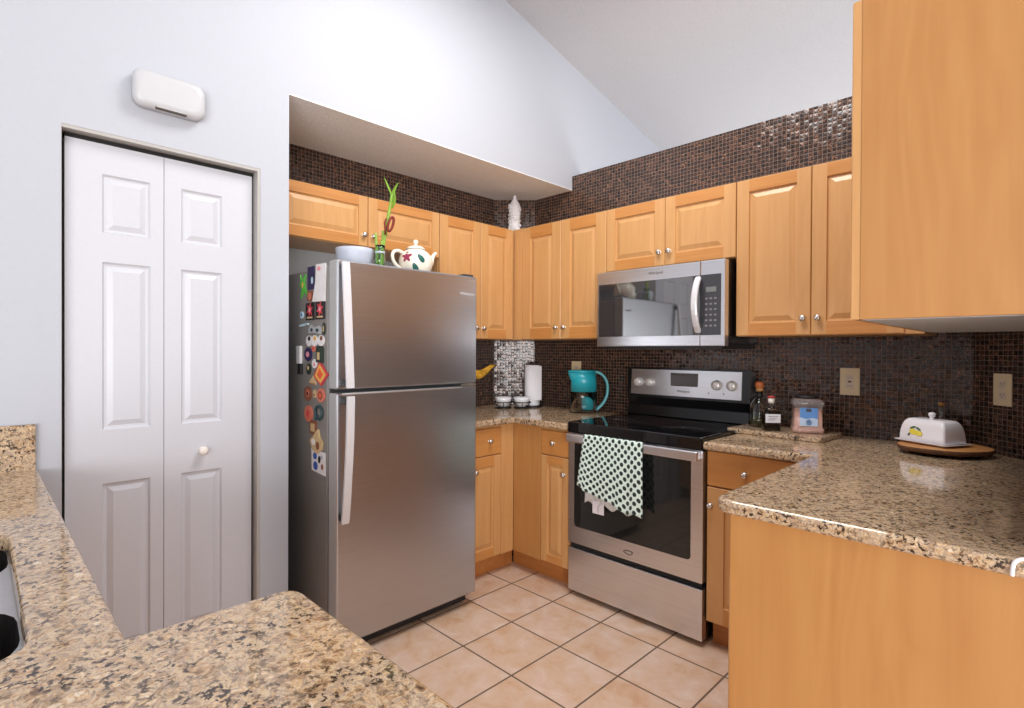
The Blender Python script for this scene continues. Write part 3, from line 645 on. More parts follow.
# ---------------------------------------------------------------- microwave
def microwave():
    X0, X1, YM, z0, z1 = 1.0685, 1.800, -0.412, 1.327, 1.738
    r = thing('microwave', 'stainless over-the-range microwave with black glass door', 'microwave', (1.434, -0.2, 1.327))
    mb = MB(); mb.box(X0+0.003, X1-0.002, YM+0.042, -0.006, z0+0.012, z1, 0.003); mb.build('body', 'black_enamel', r)
    mb = MB(); mb.box(X0+0.02, X1-0.02, YM+0.02, -0.03, z0-0.012, z0+0.0115); mb.build('vent_base', 'black_plastic', r)
    xs = 1.678
    M['mw_side'] = steel('microwave_side', lin(150, 120, 95), 0.3, 'y')
    mb = MB(); mb.box(X0, xs-0.0008, YM, YM+0.041, z0, z1, 0.004, 3); d = mb.build('microwave_door', 'steel_x', r)
    mb = MB(); mb.box(xs+0.0008, X1, YM, YM+0.041, z0, z1, 0.004, 3); p = mb.build('control_side', 'steel_x', r)
    mb = MB(); mb.box(1.083, xs-0.001, YM-0.0022, YM+0.001, 1.380, 1.670, 0.001); mb.build('door_glass', 'mw_glass', d)
    mb = MB(); mb.box(xs+0.001, 1.781, YM-0.0022, YM+0.001, 1.380, 1.670, 0.001); k = mb.build('key_panel', 'grey_panel', p)
    M['lcd_mw'] = plain('microwave_clock', lin(118, 122, 120), 0.2); M['keys'] = plain('key_print', lin(126, 126, 128), 0.5)
    mb = MB(); mb.box(1.708, 1.758, YM-0.0034, YM-0.002, 1.586, 1.610); mb.build('clock_display', 'lcd_mw', k)
    for i in range(3):
        for j in range(6):
            mb = MB(); cx = 1.710+0.022*i; cz = 1.555-0.026*j
            mb.box(cx-0.006, cx+0.006, YM-0.0027, YM-0.0021, cz-0.004, cz+0.004); mb.build('key', 'keys', k)
    # bowed handle
    mb = MB(); n = 11; xm = 1.672
    pts = []
    for i in range(n):
        t = i/(n-1); zz = 1.400+t*0.255; pts.append((YM-0.012-0.042*math.sin(PI*t)**0.8, zz))
    secs = []
    for i, (y, z) in enumerate(pts):
        a, c_ = pts[max(0, i-1)], pts[min(n-1, i+1)]; t = Vector((0, c_[0]-a[0], c_[1]-a[1])).normalized(); nn = Vector((0, -t.z, t.y))
        if nn.y > 0: nn = -nn
        secs.append([Vector((xm+u*0.030, y, z))+nn*(v*0.014) for u, v in ((-.5, -.5), (-.5, .2), (-.3, .5), (.3, .5), (.5, .2), (.5, -.5))])
    for A, B in zip(secs, secs[1:]):
        for j in range(6): mb.face([A[j], A[(j+1) % 6], B[(j+1) % 6], B[j]])
    mb.face(secs[0]); mb.face(secs[-1]); bmesh.ops.remove_doubles(mb.bm, verts=mb.bm.verts[:], dist=1e-5); bmesh.ops.recalc_face_normals(mb.bm, faces=mb.bm.faces[:])
    for zz in (1.402, 1.653): mb.box(xm-0.012, xm+0.012, YM-0.014, YM-0.0022, zz-0.010, zz+0.010, 0.002)
    h = mb.build('door_handle', 'steel_bright', d)
    text('Whirlpool', 0.020, 'print_dark', 'logo', d, (1.437, YM-0.0008, 1.705), (1, 0, 0), (0, 0, 1))
microwave()

# ---------------------------------------------------------------- dish towel on the oven handle
def towel_mat():
    m, nt, p = new_mat('dotted_towel'); L = nt.links.new
    uv = N(nt, 'ShaderNodeUVMap'); mp = N(nt, 'ShaderNodeMapping'); mp.inputs['Rotation'].default_value = (0, 0, PI/4); s = 1/0.0258
    mp.inputs['Scale'].default_value = (s, s, 1); L(uv.outputs[0], mp.inputs[0])
    fr = N(nt, 'ShaderNodeVectorMath', operation='FRACTION'); L(mp.outputs[0], fr.inputs[0])
    di = N(nt, 'ShaderNodeVectorMath', operation='DISTANCE'); L(fr.outputs[0], di.inputs[0]); di.inputs[1].default_value = (0.5, 0.5, 0)
    r = ramp(nt, [(0.335, lin(26, 42, 40)), (0.365, lin(214, 232, 222))]); L(di.outputs['Value'], r.inputs[0]); L(r.outputs[0], p.inputs['Base Color'])
    p.inputs['Roughness'].default_value = 0.9; p.inputs['Sheen Weight'].default_value = 0.2
    no = N(nt, 'ShaderNodeTexNoise', Scale=900.0); L(uv.outputs[0], no.inputs['Vector']); b = N(nt, 'ShaderNodeBump', Strength=0.2, Distance=0.001); L(no.outputs['Fac'], b.inputs['Height']); L(b.outputs[0], p.inputs['Normal'])
    return m
M['towel'] = towel_mat(); M['towel_back'] = plain('towel_underside', lin(206, 204, 200), 0.95, var=0.18, scale=60)
M['label_white'] = plain('sewn_label', lin(228, 222, 226), 0.8)
def cloth(fn, ns, nt_, name, mats, parent, wu, wv, thick=0.003):
    b = bmesh.new(); uvl = b.loops.layers.uv.new('UVMap'); V = [[b.verts.new(fn(i/ns, j/nt_)) for i in range(ns+1)] for j in range(nt_+1)]
    for j in range(nt_):
        for i in range(ns):
            f = b.faces.new((V[j][i], V[j][i+1], V[j+1][i+1], V[j+1][i])); f.smooth = True
            for l, (a, c_) in zip(f.loops, ((i, j), (i+1, j), (i+1, j+1), (i, j+1))): l[uvl].uv = (a/ns*wu, -c_/nt_*wv)
    bmesh.ops.recalc_face_normals(b, faces=b.faces[:])
    off = Vector((0, 0, 0)); p = parent
    while p: off += p.location; p = p.parent
    for v in b.verts: v.co -= off
    me = bpy.data.meshes.new(name); b.to_mesh(me); b.free(); me.materials.append(M[mats]); o = bpy.data.objects.new(name, me); COL.objects.link(o); o.parent = parent
    md = o.modifiers.new('thickness', 'SOLIDIFY'); md.thickness = thick; md.offset = 0
    return o
def towel():
    hy = YR-0.0335
    r = thing('dish_towel', 'white dish towel with black polka dots hung over the oven handle', 'towel', (1.36, hy, 0.868))
    def bottom(s):
        if s < 0.09: return 0.612-0.10*s
        if s < 0.56: return 0.592-0.02*math.sin((s-0.09)/0.47*PI*0.5) - 0.014*(s-0.09)/0.47
        q = min(1, (s-0.56)/0.14); return 0.558-0.030*q*q*(3-2*q)+0.006*math.sin(s*30)
    def front(s, t):
        x = 1.192+0.340*s; zb = bottom(s); z = 0.8685-max(0, (t-0.04)/0.96)*(0.8685-zb)
        if t < 0.04:
            q = t/0.04; return (x, hy+0.006-0.019*q, 0.8725+0.003*math.sin(q*PI)-0.004*q)
        fold = 0.004*math.sin(s*17)*t + 0.010*math.exp(-((s-0.66)/0.06)**2)*t + 0.007*math.exp(-((s-0.90)/0.05)**2)*t - 0.005*math.exp(-((s-0.78)/0.05)**2)*t
        return (x + t*(-0.036+0.044*s), hy-0.0125-0.010*t-fold, z)
    cloth(front, 56, 50, 'front_layer', 'towel', r, 0.345, 0.30, 0.0025)
    def back(s, t):
        x = 1.200+0.30*s; z = 0.8725-t*(0.8725-0.522-0.012*math.sin(s*20))
        if t < 0.04: q = t/0.04; return (x, hy+0.005+0.008*q, 0.8735-0.004*q)
        return (x-0.010*t, min(hy+0.0115-0.012*t+0.004*math.sin(s*14)*t, -0.6475), z)
    cloth(back, 40, 24, 'back_layer', 'towel_back', r, 0.30, 0.34, 0.002)
    mb = MB(); mb.box(1.243, 1.312, hy-0.0045, hy-0.0030, 0.482, 0.545); l = mb.build('care_label', 'label_white', r)
    MB().box(1.276, 1.279, hy-0.0049, hy-0.0045, 0.490, 0.522).build('label_print', 'print_dark', l)
towel()

# ---------------------------------------------------------------- alarm box on the wall over the closet door
def alarm():
    r = thing('wall_chime', 'white rounded plastic chime box mounted on the wall above the closet door', 'door chime', (XW, -2.38, 2.24))
    y0, y1, z0, z1 = -2.499, -2.268, 2.166, 2.300
    b = bmesh.new(); P = []
    L = [(0.0, 0.003), (0.030, 0.0), (0.040, 0.003), (0.047, 0.010), (0.051, 0.022)]
    rings = []
    for x, ins in L:
        q = 0.034; rr_ = arc(y1-ins-q, z1-ins-q, q, 0, 90, 6)+arc(y0+ins+q, z1-ins-q, q, 90, 180, 6)+arc(y0+ins+q, z0+ins+q, q, 180, 270, 6)+arc(y1-ins-q, z0+ins+q, q, 270, 360, 6)
        rings.append([b.verts.new((XW+0.0005+x, y, z)) for y, z in rr_])
    n = len(rings[0])
    for A, B in zip(rings, rings[1:]):
        for i in range(n): b.faces.new((A[i], A[(i+1) % n], B[(i+1) % n], B[i])).smooth = True
    b.faces.new(rings[-1]); b.faces.new(rings[0][::-1]); bmesh.ops.recalc_face_normals(b, faces=b.faces[:])
    mb = MB(); mb.merge(b); mb.build('housing', 'white_plastic', r)
    mb = MB(); mb.box(XW+0.036, XW+0.0465, -2.432, -2.334, z0+0.0002, z0+0.018); gr = mb.build('grille', 'slot', r)
    mb = MB()
    mb.box(XW+0.0445, XW+0.0475, -2.431, -2.335, z0+0.0055, z0+0.0085)
    mb.build('grille_bars', 'white_plastic', gr)
alarm()

# ---------------------------------------------------------------- outlets and switches
def plate(name, label, cat, mode, T, w_=0.080, h_=0.126):
    """local frame: u right, v up, n out of the wall; T maps (u, v, n) to the world"""
    r = thing(name, label, cat, T(0, 0, 0), 'almond wall plates')
    def bx(u0, u1, v0, v1, n0, n1, nm, mat, par, bev=0.0):
        mb = MB(); mb.box(u0, u1, v0, v1, n0, n1, bev)
        for v in mb.bm.verts: v.co = T(*v.co)
        bmesh.ops.recalc_face_normals(mb.bm, faces=mb.bm.faces[:]); return mb.build(nm, mat, par)
    bx(-w_/2, w_/2, -h_/2, h_/2, 0.0005, 0.006, 'cover_plate', 'almond', r, 0.002)
    if mode == 'switch':
        p = bx(-0.017, 0.017, -0.034, 0.034, 0.006, 0.0075, 'receptacle', 'almond_light', r, 0.0005)
        for v in (-0.019, 0.019):
            for u in (-0.006, 0.006): bx(u-0.0012, u+0.0012, v-0.004, v+0.004, 0.0075, 0.0078, 'socket_slot', 'slot', p)
        bx(-0.007, 0.007, -0.004, 0.004, 0.0075, 0.009, 'test_button', 'slot', p)
    else:
        for v in (-0.021, 0.021):
            p = bx(-0.016, 0.016, v-0.014, v+0.014, 0.006, 0.0075, 'receptacle', 'almond_light', r, 0.0005)
            for u in (-0.006, 0.006): bx(u-0.0012, u+0.0012, v-0.002, v+0.007, 0.0075, 0.0078, 'socket_slot', 'slot', p)
            bx(-0.002, 0.002, v-0.009, v-0.005, 0.0075, 0.0078, 'ground_hole', 'slot', p)
    for v in ((-h_*0.41, h_*0.41) if mode == 'switch' else (0,)): bx(-0.003, 0.003, v-0.003, v+0.003, 0.006, 0.007, 'screw', 'nickel', r, 0.0008)
M['almond_light'] = plain('almond_socket', lin(214, 196, 176), 0.4)
plate('wall_outlet', 'almond outlet plate on the tiled back wall behind the pink salt jar', 'outlet', 'switch', lambda u, v, n: Vector((2.215+u, -n, 1.1645+v)))
plate('wall_outlet', 'almond outlet plate partly hidden behind the turquoise water pitcher', 'outlet', 'duplex', lambda u, v, n: Vector((0.602+u, -n, 1.169+v)))
plate('wall_outlet', 'almond outlet plate on the dark angled wall at the far right', 'outlet', 'duplex', lambda u, v, n: Vector((2.7502+u*r2-n*r2, -0.0967-u*r2-n*r2, 1.160+v)), 0.078, 0.124)

# ---------------------------------------------------------------- things on top of the refrigerator
M['bowl_plastic'] = plain('pale_blue_grey_plastic', lin(186, 192, 206), 0.45, var=0.01)
M['ceramic'] = plain('cream_glaze', lin(236, 228, 212), 0.15, var=0.01)
M['leaf_green_dark'] = plain('painted_leaf', lin(30, 92, 84), 0.2)
M['petal'] = plain('painted_flower', lin(150, 52, 82), 0.2)
M['bamboo'] = plain('bamboo_stalk', lin(140, 172, 70), 0.4, var=0.12, scale=40)
M['bamboo_leaf'] = plain('bamboo_leaf', lin(128, 176, 60), 0.45, var=0.1)
M['red_ribbon'] = plain('red_ribbon', lin(120, 30, 18), 0.5)
def glass(name, col=(1, 1, 1), rough=0.02, ior=1.45):
    m, nt, p = new_mat(name); p.inputs['Base Color'].default_value = (*col, 1); p.inputs['Transmission Weight'].default_value = 1.0
    p.inputs['Roughness'].default_value = rough; p.inputs['IOR'].default_value = ior; return m
M['glass'] = glass('clear_glass', (0.97, 0.99, 0.98), 0.02, 1.4); M['glass_green'] = glass('green_tinted_glass', (0.78, 0.95, 0.84))
def bowl():
    c = (0.600, -1.648, 1.6565)
    o = MB().lathe([(0, 0), (0.055, 0), (0.062, 0.004), (0.078, 0.045), (0.085, 0.085), (0.087, 0.108), (0.084, 0.110), (0.081, 0.10), (0.075, 0.05), (0.055, 0.010), (0, 0.008)], c, 40).build('bowl', 'bowl_plastic')
    for v in o.data.vertices: v.co -= Vector(c)
    o.location = c; tag(o, 'pale blue-grey bowl on top of the refrigerator', 'bowl')
bowl()
def vase():
    x, y, z = 0.692, -1.572, 1.6565
    r = thing('bamboo_vase', 'small clear glass vase of lucky bamboo tied with red ribbon on the refrigerator', 'plant', (x, y, z))
    MB().lathe([(0, 0), (0.026, 0), (0.028, 0.01), (0.024, 0.06), (0.021, 0.10), (0.024, 0.125), (0.0225, 0.125), (0.0195, 0.10), (0.022, 0.06), (0.0255, 0.014), (0, 0.008)], (x, y, z), 24).build('glass_vase', 'glass_green', r)
    top = Vector((0.70, -1.538, 2.06))
    def stalk(p0, p1, rad, nm='stalk'):
        p0, p1 = Vector(p0), Vector(p1); n = 13; pts, rs = [], []
        for i in range(n):
            t = i/(n-1); pts.append(p0.lerp(p1, t)); rs.append(rad*(1.22 if i % 3 == 0 else 1.0)*(1-0.3*t))
        MB().tube(pts, rs, 9).build(nm, 'bamboo', r)
    stalk((x, y-0.003, z+0.012), (0.705, -1.517, 2.03), 0.0085)
    stalk((x-0.008, y-0.008, z+0.012), (0.688, -1.592, 1.835), 0.008)
    stalk((x+0.009, y+0.006, z+0.012), (0.70, -1.568, 1.80), 0.008)
    stalk((x+0.004, y+0.010, z+0.012), (0.694, -1.558, 1.85), 0.007)
    def leaf(p, d, ln, wd, bend):
        p, d = Vector(p), Vector(d).normalized(); s = d.cross(Vector((1, 0.5, 0))).normalized(); mb = MB(); k = 7; A, B = [], []
        for i in range(k+1):
            t = i/k; c = p+d*ln*t+Vector(bend)*t*t; wv = wd*math.sin(PI*min(1, 0.12+0.88*t))**0.8 if i < k else 0.0004
            A.append(c+s*wv); B.append(c-s*wv)
        for i in range(k):
            mb.face([A[i], B[i], B[i+1], A[i+1]])
        o = mb.build('leaf', 'bamboo_leaf', r); md = o.modifiers.new('thickness', 'SOLIDIFY'); md.thickness = 0.0012
    q = (0.705, -1.520)
    leaf((*q, 2.01), (0.1, 0.25, 1), 0.078, 0.008, (0, 0.012, 0.0)); leaf((*q, 2.02), (-0.1, -0.40, 1), 0.085, 0.007, (0, -0.004, 0))
    leaf((*q, 1.985), (0.4, 0.75, 0.9), 0.055, 0.008, (0, -0.03, 0.03)); leaf((*q, 1.99), (0.2, -0.7, 0.8), 0.045, 0.008, (0, 0.03, 0.02)); leaf((*q, 1.96), (0.5, 0.5, 1), 0.060, 0.009, (0, -0.02, 0.01))
    mb = MB(); a = Vector((0.712, -1.547, 1.855))
    mb.tube([a+Vector((0.004, 0.013*math.sin(t)+0.006+0.010*(1-math.cos(t)), 0.036*(1-math.cos(t))*0.95-0.006)) for t in [2*PI*i/18 for i in range(18)]], 0.0062, 8, closed=True)
    mb.build('ribbon_loop', 'red_ribbon', r)
    MB().tube([a+Vector((0.003, -0.006, 0.05)), a+Vector((0.004, -0.016, 0.03)), a+Vector((0.003, -0.012, 0.0)), a+Vector((0.0, -0.010, -0.025))], 0.004, 8).build('ribbon_tail', 'red_ribbon', r)
    MB().lathe([(0.022, 0), (0.0235, 0.002), (0.0235, 0.006), (0.022, 0.008)], (x, y, z+0.088), 20).build('vase_tie', 'bowl_plastic', r)
vase()
def teapot():
    cx, cy, z = 0.645, -1.343, 1.6565
    r = thing('teapot', 'cream ceramic teapot painted with a purple flower and green leaves on the refrigerator', 'teapot', (cx, cy, z))
    prof = [(0, 0), (0.052, 0), (0.056, 0.006), (0.072, 0.03), (0.083, 0.062), (0.084, 0.085), (0.076, 0.112), (0.060, 0.130), (0.046, 0.139), (0.044, 0.142)]
    MB().lathe(prof+[(0.04, 0.141), (0, 0.138)], (cx, cy, z), 40).build('pot', 'ceramic', r)
    lid = MB().lathe([(0.047, 0.1425), (0.048, 0.146), (0.036, 0.156), (0.016, 0.163), (0.008, 0.166), (0.007, 0.170), (0.013, 0.177), (0.014, 0.184), (0.008, 0.191), (0, 0.193)], (cx, cy, z), 32).build('lid', 'ceramic', r)
    hp = [(cx, cy-0.068, z+0.115), (cx, cy-0.098, z+0.127), (cx, cy-0.126, z+0.120), (cx, cy-0.136, z+0.096), (cx, cy-0.126, z+0.068), (cx, cy-0.102, z+0.046), (cx, cy-0.074, z+0.036)]
    def smooth(p, it=2):
        p = [Vector(q) for q in p]
        for _ in range(it):
            n = [p[0]]
            for a, b in zip(p, p[1:]): n += [a.lerp(b, .25), a.lerp(b, .75)]
            p = n+[p[-1]]
        return p
    MB().tube(smooth(hp), 0.0085, 10).build('handle', 'ceramic', r)
    sp = smooth([(cx, cy+0.060, z+0.060), (cx, cy+0.088, z+0.078), (cx, cy+0.098, z+0.105), (cx, cy+0.108, z+0.128), (cx, cy+0.124, z+0.142)]); n = len(sp)
    MB().tube(sp, [0.021-0.0125*min(1, i/(n-1)*1.25) for i in range(n)], 12).build('spout', 'ceramic', r)
    def rad(h):
        for (a, b), (c, d) in zip(prof, prof[1:]):
            if b <= h <= d and d > b: return a+(c-a)*(h-b)/(d-b)
        return 0.05
    def decal(name, mat, az, h, shape):
        """a thin painted patch hugging the pot: shape in (sideways, up) metres round azimuth az"""
        mb = MB(); pts = []
        def P(u, v):
            hh = h+v; q = rad(hh)+0.0008; a = az+u/q; return (cx+q*math.cos(a), cy+q*math.sin(a), z+hh)
        n = len(shape); c = P(0, 0)
        for i in range(n):
            A, B = shape[i], shape[(i+1) % n]
            m1, m2 = (A[0]/2, A[1]/2), (B[0]/2, B[1]/2)
            mb.face([c, P(*m1), P(*m2)]); mb.face([P(*m1), P(*A), P(*B), P(*m2)])
        bmesh.ops.remove_doubles(mb.bm, verts=mb.bm.verts[:], dist=1e-6); mb.build(name, mat, r)
    def lf(L, W, ang):
        s = []
        for i in range(12):
            t = 2*PI*i/12; x = L*math.cos(t); y = W*math.sin(t)*(1-0.25*math.cos(t)); s.append((x*math.cos(ang)-y*math.sin(ang), x*math.sin(ang)+y*math.cos(ang)))
        return s
    flower = [((0.0215+0.0075*math.cos(5*t))*math.cos(t+0.4), (0.0215+0.0075*math.cos(5*t))*math.sin(t+0.4)) for t in [2*PI*i/40 for i in range(40)]]
    decal('painted_flower', 'petal', -1.16, 0.096, flower)
    decal('painted_leaf', 'leaf_green_dark', -0.28, 0.090, lf(0.025, 0.013, 2.2)); decal('painted_leaf', 'leaf_green_dark', -0.62, 0.044, lf(0.024, 0.013, 2.0))
teapot()
M['lace'] = plain('white_openwork', lin(226, 224, 226), 0.7, var=0.06, scale=120, bump=1.0)
def figurine():
    c = Vector((0.262, -0.262, ZU+0.0005))
    r = thing('figurine', 'white knobbly figurine standing on the corner wall cabinet under the soffit', 'figurine', c)
    mb = MB(); mb.lathe([(0, 0), (0.036, 0), (0.038, 0.02), (0.034, 0.05), (0.038, 0.085), (0.041, 0.13), (0.040, 0.17), (0.032, 0.20), (0.018, 0.222), (0.010, 0.235), (0.011, 0.245), (0.006, 0.256), (0, 0.258)], c, 28)
    rnd = random.Random(3)
    for i in range(70):
        a = rnd.random()*2*PI; h = 0.012+rnd.random()*0.18; mb.ball(c+Vector((0.037*math.cos(a), 0.037*math.sin(a), h)), 0.0095, u=8, v=6)
    mb.build('body', 'lace', r)
figurine()

# ---------------------------------------------------------------- magnets and cards on the refrigerator's side
YS = YF0-0.0004
def colour(name, rgb, rough=0.5):
    if name not in M: M[name] = plain(name, lin(*rgb), rough, var=0.06)
    return name
GM = 'magnets and cards on the refrigerator side'
def flat(name, label, cat, poly, mat, th=0.004, parts=()):
    """a shaped plate on the fridge side: poly in (x, z); parts = (name, poly, material) raised on it"""
    def plate_(p, y0, y1, nm, mt, par):
        mb = MB(); mb.face([(x, y1, z) for x, z in p]); mb.face([(x, y0, z) for x, z in p[::-1]])
        for A, B in zip(p, p[1:]+p[:1]): mb.face([(A[0], y0, A[1]), (B[0], y0, B[1]), (B[0], y1, B[1]), (A[0], y1, A[1])])
        bmesh.ops.recalc_face_normals(mb.bm, faces=mb.bm.faces[:]); return mb.build(nm, mt, par)
    cx = sum(q[0] for q in poly)/len(poly); cz = min(q[1] for q in poly)
    r = thing(name, label, cat, (cx, YS, cz), GM)
    plate_(poly, YS, YS-th, 'backing', mat, r)
    for i, (nm, p, mt) in enumerate(parts): plate_(p, YS-th+0.0002, YS-th-0.0008*(i+1), nm, mt, r)
    return r
def rect(x0, x1, z0, z1): return [(x0, z0), (x1, z0), (x1, z1), (x0, z1)]
def ell(cx, cz, rx, rz, n=20): return [(cx+rx*math.cos(2*PI*i/n), cz+rz*math.sin(2*PI*i/n)) for i in range(n)]
for nm, rgb in dict(mg_green=(84, 178, 62), mg_purple=(52, 44, 84), mg_white=(226, 222, 222), mg_black=(30, 28, 30), mg_red=(206, 66, 72), mg_pink=(226, 150, 160), mg_brown=(134, 82, 62), mg_tan=(200, 172, 128), mg_orange=(226, 92, 52), mg_yellow=(228, 176, 86), mg_teal=(44, 70, 76), mg_blue=(62, 92, 168), mg_sky=(190, 214, 226), mg_coral=(206, 116, 96), mg_silver=(168, 168, 170), mg_darkgreen=(38, 52, 42)).items(): colour(nm, rgb)
gz = [(0.465, 1.640), (0.478, 1.612), (0.492, 1.616), (0.520, 1.640), (0.503, 1.606), (0.508, 1.588), (0.532, 1.545), (0.502, 1.566), (0.488, 1.550), (0.470, 1.535), (0.480, 1.570), (0.474, 1.590), (0.452, 1.588), (0.470, 1.604)]
flat('magnet', 'bright green splayed figure magnet at the top of the fridge side', 'magnet', gz, 'mg_green', 0.006, [('belly_patch', ell(0.491, 1.592, 0.008, 0.014, 12), 'mg_yellow')])
flat('photo_card', 'narrow dark purple card behind the white notepad on the fridge side', 'card', rect(0.532, 0.602, 1.566, 1.668), 'mg_purple', 0.0015, [('pale_mark', ell(0.578, 1.606, 0.010, 0.016, 12), 'mg_sky')])
flat('notepad', 'white paper notepad held high on the fridge side', 'notepad', [(0.585, 1.512), (0.706, 1.506), (0.712, 1.668), (0.622, 1.671), (0.616, 1.60)], 'mg_white', 0.004, [('pink_print', [(0.630, 1.655), (0.650, 1.662), (0.668, 1.650), (0.662, 1.640), (0.640, 1.642)], 'mg_pink')])
flat('photo_card', 'small brown and red picture below the purple card on the fridge side', 'card', [(0.528, 1.520), (0.590, 1.514), (0.588, 1.560), (0.534, 1.562)], 'mg_brown', 0.0025, [('face_patch', ell(0.556, 1.538, 0.016, 0.018, 12), 'mg_coral')])
flat('magnet', 'tiny pale round magnet left of the two black flower cards', 'magnet', ell(0.478, 1.458, 0.016, 0.016), 'mg_sky', 0.005, [('blue_centre', ell(0.478, 1.458, 0.007, 0.007, 12), 'mg_blue')])
def cross(cx, cz, s): return [(cx+s*(1.0 if i % 2 == 0 else 0.42)*math.cos(2*PI*i/12+0.3), cz+1.1*s*(1.0 if i % 2 == 0 else 0.42)*math.sin(2*PI*i/12+0.3)) for i in range(12)]
for x0, x1, lab in ((0.520, 0.602, 'left of two black magnets with a red flower on the fridge side'), (0.617, 0.702, 'right of two black magnets with a red flower on the fridge side')):
    flat('magnet', lab, 'magnet', rect(x0, x1, 1.432, 1.508), 'mg_black', 0.004, [('red_flower', cross((x0+x1)/2, 1.476, 0.034), 'mg_red'), ('pink_centre', ell((x0+x1)/2, 1.476, 0.010, 0.010, 10), 'mg_pink'), ('caption_strip', rect(x0+0.018, x1-0.014, 1.439, 1.446), 'mg_tan')])
flat('pen', 'pale blue pen lying level on the fridge side', 'pen', [(0.462, 1.404), (0.545, 1.411), (0.548, 1.419), (0.462, 1.414)], 'mg_sky', 0.008, [('pen_clip', [(0.520, 1.410), (0.546, 1.4125), (0.546, 1.4155), (0.520, 1.413)], 'mg_silver')])
flat('magnet', 'silvery lacework magnet beside the pale blue pen', 'magnet', [(0.545, 1.372), (0.600, 1.376), (0.665, 1.368), (0.680, 1.388), (0.655, 1.406), (0.610, 1.398), (0.575, 1.412), (0.550, 1.396)], 'mg_silver', 0.004, [('dark_inlay', ell(0.580, 1.388, 0.012, 0.008, 10), 'mg_teal'), ('dark_inlay', ell(0.635, 1.385, 0.014, 0.008, 10), 'mg_teal')])
flat('magnet', 'small grey-green upright magnet right of the silvery lacework', 'magnet', ell(0.695, 1.390, 0.012, 0.026), 'mg_darkgreen', 0.005, [('pale_stripe', rect(0.691, 0.699, 1.378, 1.402), 'mg_tan')])
for cx, lab, pm in ((0.555, 'white oval magnet with a black top, left of the white trio', 'mg_black'), (0.610, 'white oval magnet with a yellow middle, centre of the white trio', 'mg_yellow'), (0.672, 'white oval magnet with a red-brown top, right of the white trio', 'mg_brown')):
    flat('magnet', lab, 'magnet', ell(cx, 1.340, 0.028, 0.024), 'mg_white', 0.006, [('painted_patch', ell(cx+0.006, 1.350, 0.013, 0.010, 12), pm)])
r = flat('marker', 'white marker with black cap held upright on the fridge side', 'marker', rect(0.440, 0.476, 1.238, 1.318), 'mg_white', 0.012)
for nm, (x0, x1, z0, z1), mt in (('cap', (0.452, 0.486, 1.190, 1.237), 'mg_black'), ('pocket_clip', (0.432, 0.446, 1.306, 1.313), 'mg_white')): MB().box(x0, x1, YS-0.012, YS, z0, z1, 0.002).build(nm, mt, r)
flat('magnet', 'round purple and black magnet above the orange diamond on the fridge side', 'magnet', ell(0.545, 1.280, 0.036, 0.030), 'mg_purple', 0.006, [('pale_centre', ell(0.545, 1.280, 0.016, 0.013, 12), 'mg_pink')])
flat('magnet', 'small red magnet between the purple round and the dark bottle shape', 'magnet', ell(0.598, 1.306, 0.016, 0.014), 'mg_coral', 0.005, [('red_dot', ell(0.598, 1.306, 0.007, 0.006, 10), 'mg_red')])
flat('magnet', 'dark green bottle-shaped magnet on the fridge side', 'magnet', [(0.628, 1.248), (0.690, 1.244), (0.692, 1.308), (0.672, 1.318), (0.640, 1.318), (0.630, 1.306)], 'mg_darkgreen', 0.007, [('label_patch', rect(0.640, 0.664, 1.258, 1.290), 'mg_tan')])
flat('magnet', 'small white and mauve magnet beneath the dark bottle shape', 'magnet', ell(0.608, 1.240, 0.022, 0.020), 'mg_white', 0.005, [('mauve_patch', ell(0.610, 1.237, 0.010, 0.008, 10), 'mg_pink')])
flat('magnet', 'small mossy green magnet below the purple round one', 'magnet', ell(0.550, 1.214, 0.022, 0.024), 'mg_darkgreen', 0.005, [('tan_patch', ell(0.548, 1.220, 0.010, 0.010, 10), 'mg_tan')])
flat('magnet', 'orange diamond magnet with a yellow border on the fridge side', 'magnet', [(0.604, 1.186), (0.674, 1.146), (0.738, 1.196), (0.662, 1.252)], 'mg_red', 0.006, [('yellow_border', [(0.618, 1.188), (0.673, 1.157), (0.722, 1.196), (0.662, 1.240)], 'mg_yellow'), ('orange_centre', [(0.640, 1.192), (0.671, 1.174), (0.698, 1.197), (0.662, 1.222)], 'mg_orange')])
flat('magnet', 'small tan figure magnet just below left of the orange diamond', 'magnet', [(0.560, 1.150), (0.620, 1.148), (0.618, 1.166), (0.602, 1.178), (0.596, 1.188), (0.584, 1.176), (0.562, 1.164)], 'mg_tan', 0.005, [('dark_base', rect(0.562, 0.618, 1.1495, 1.1535), 'mg_brown')])
flat('magnet', 'dark brown oval magnet left of its orange twin on the fridge side', 'magnet', ell(0.545, 1.106, 0.036, 0.032), 'mg_brown', 0.007, [('tan_centre', ell(0.548, 1.108, 0.017, 0.017, 14), 'mg_coral'), ('dark_middle', ell(0.548, 1.106, 0.008, 0.010, 10), 'mg_black')])
flat('magnet', 'orange-brown oval magnet right of the dark brown oval', 'magnet', ell(0.672, 1.106, 0.034, 0.030), 'mg_coral', 0.007, [('brown_ring', ell(0.672, 1.106, 0.022, 0.019, 14), 'mg_brown'), ('tan_centre', ell(0.672, 1.106, 0.011, 0.010, 12), 'mg_orange')])
flat('magnet', 'tiny beige magnet between the two brown ovals', 'magnet', [(0.596, 1.094), (0.622, 1.092), (0.620, 1.118), (0.608, 1.128), (0.597, 1.116)], 'mg_tan', 0.005, [('brown_patch', rect(0.602, 0.614, 1.100, 1.108), 'mg_brown')])
flat('magnet', 'round coral red magnet left of the dark ring on the fridge side', 'magnet', ell(0.552, 1.018, 0.038, 0.036), 'mg_coral', 0.007, [('red_star', cross(0.552, 1.018, 0.022), 'mg_red')])
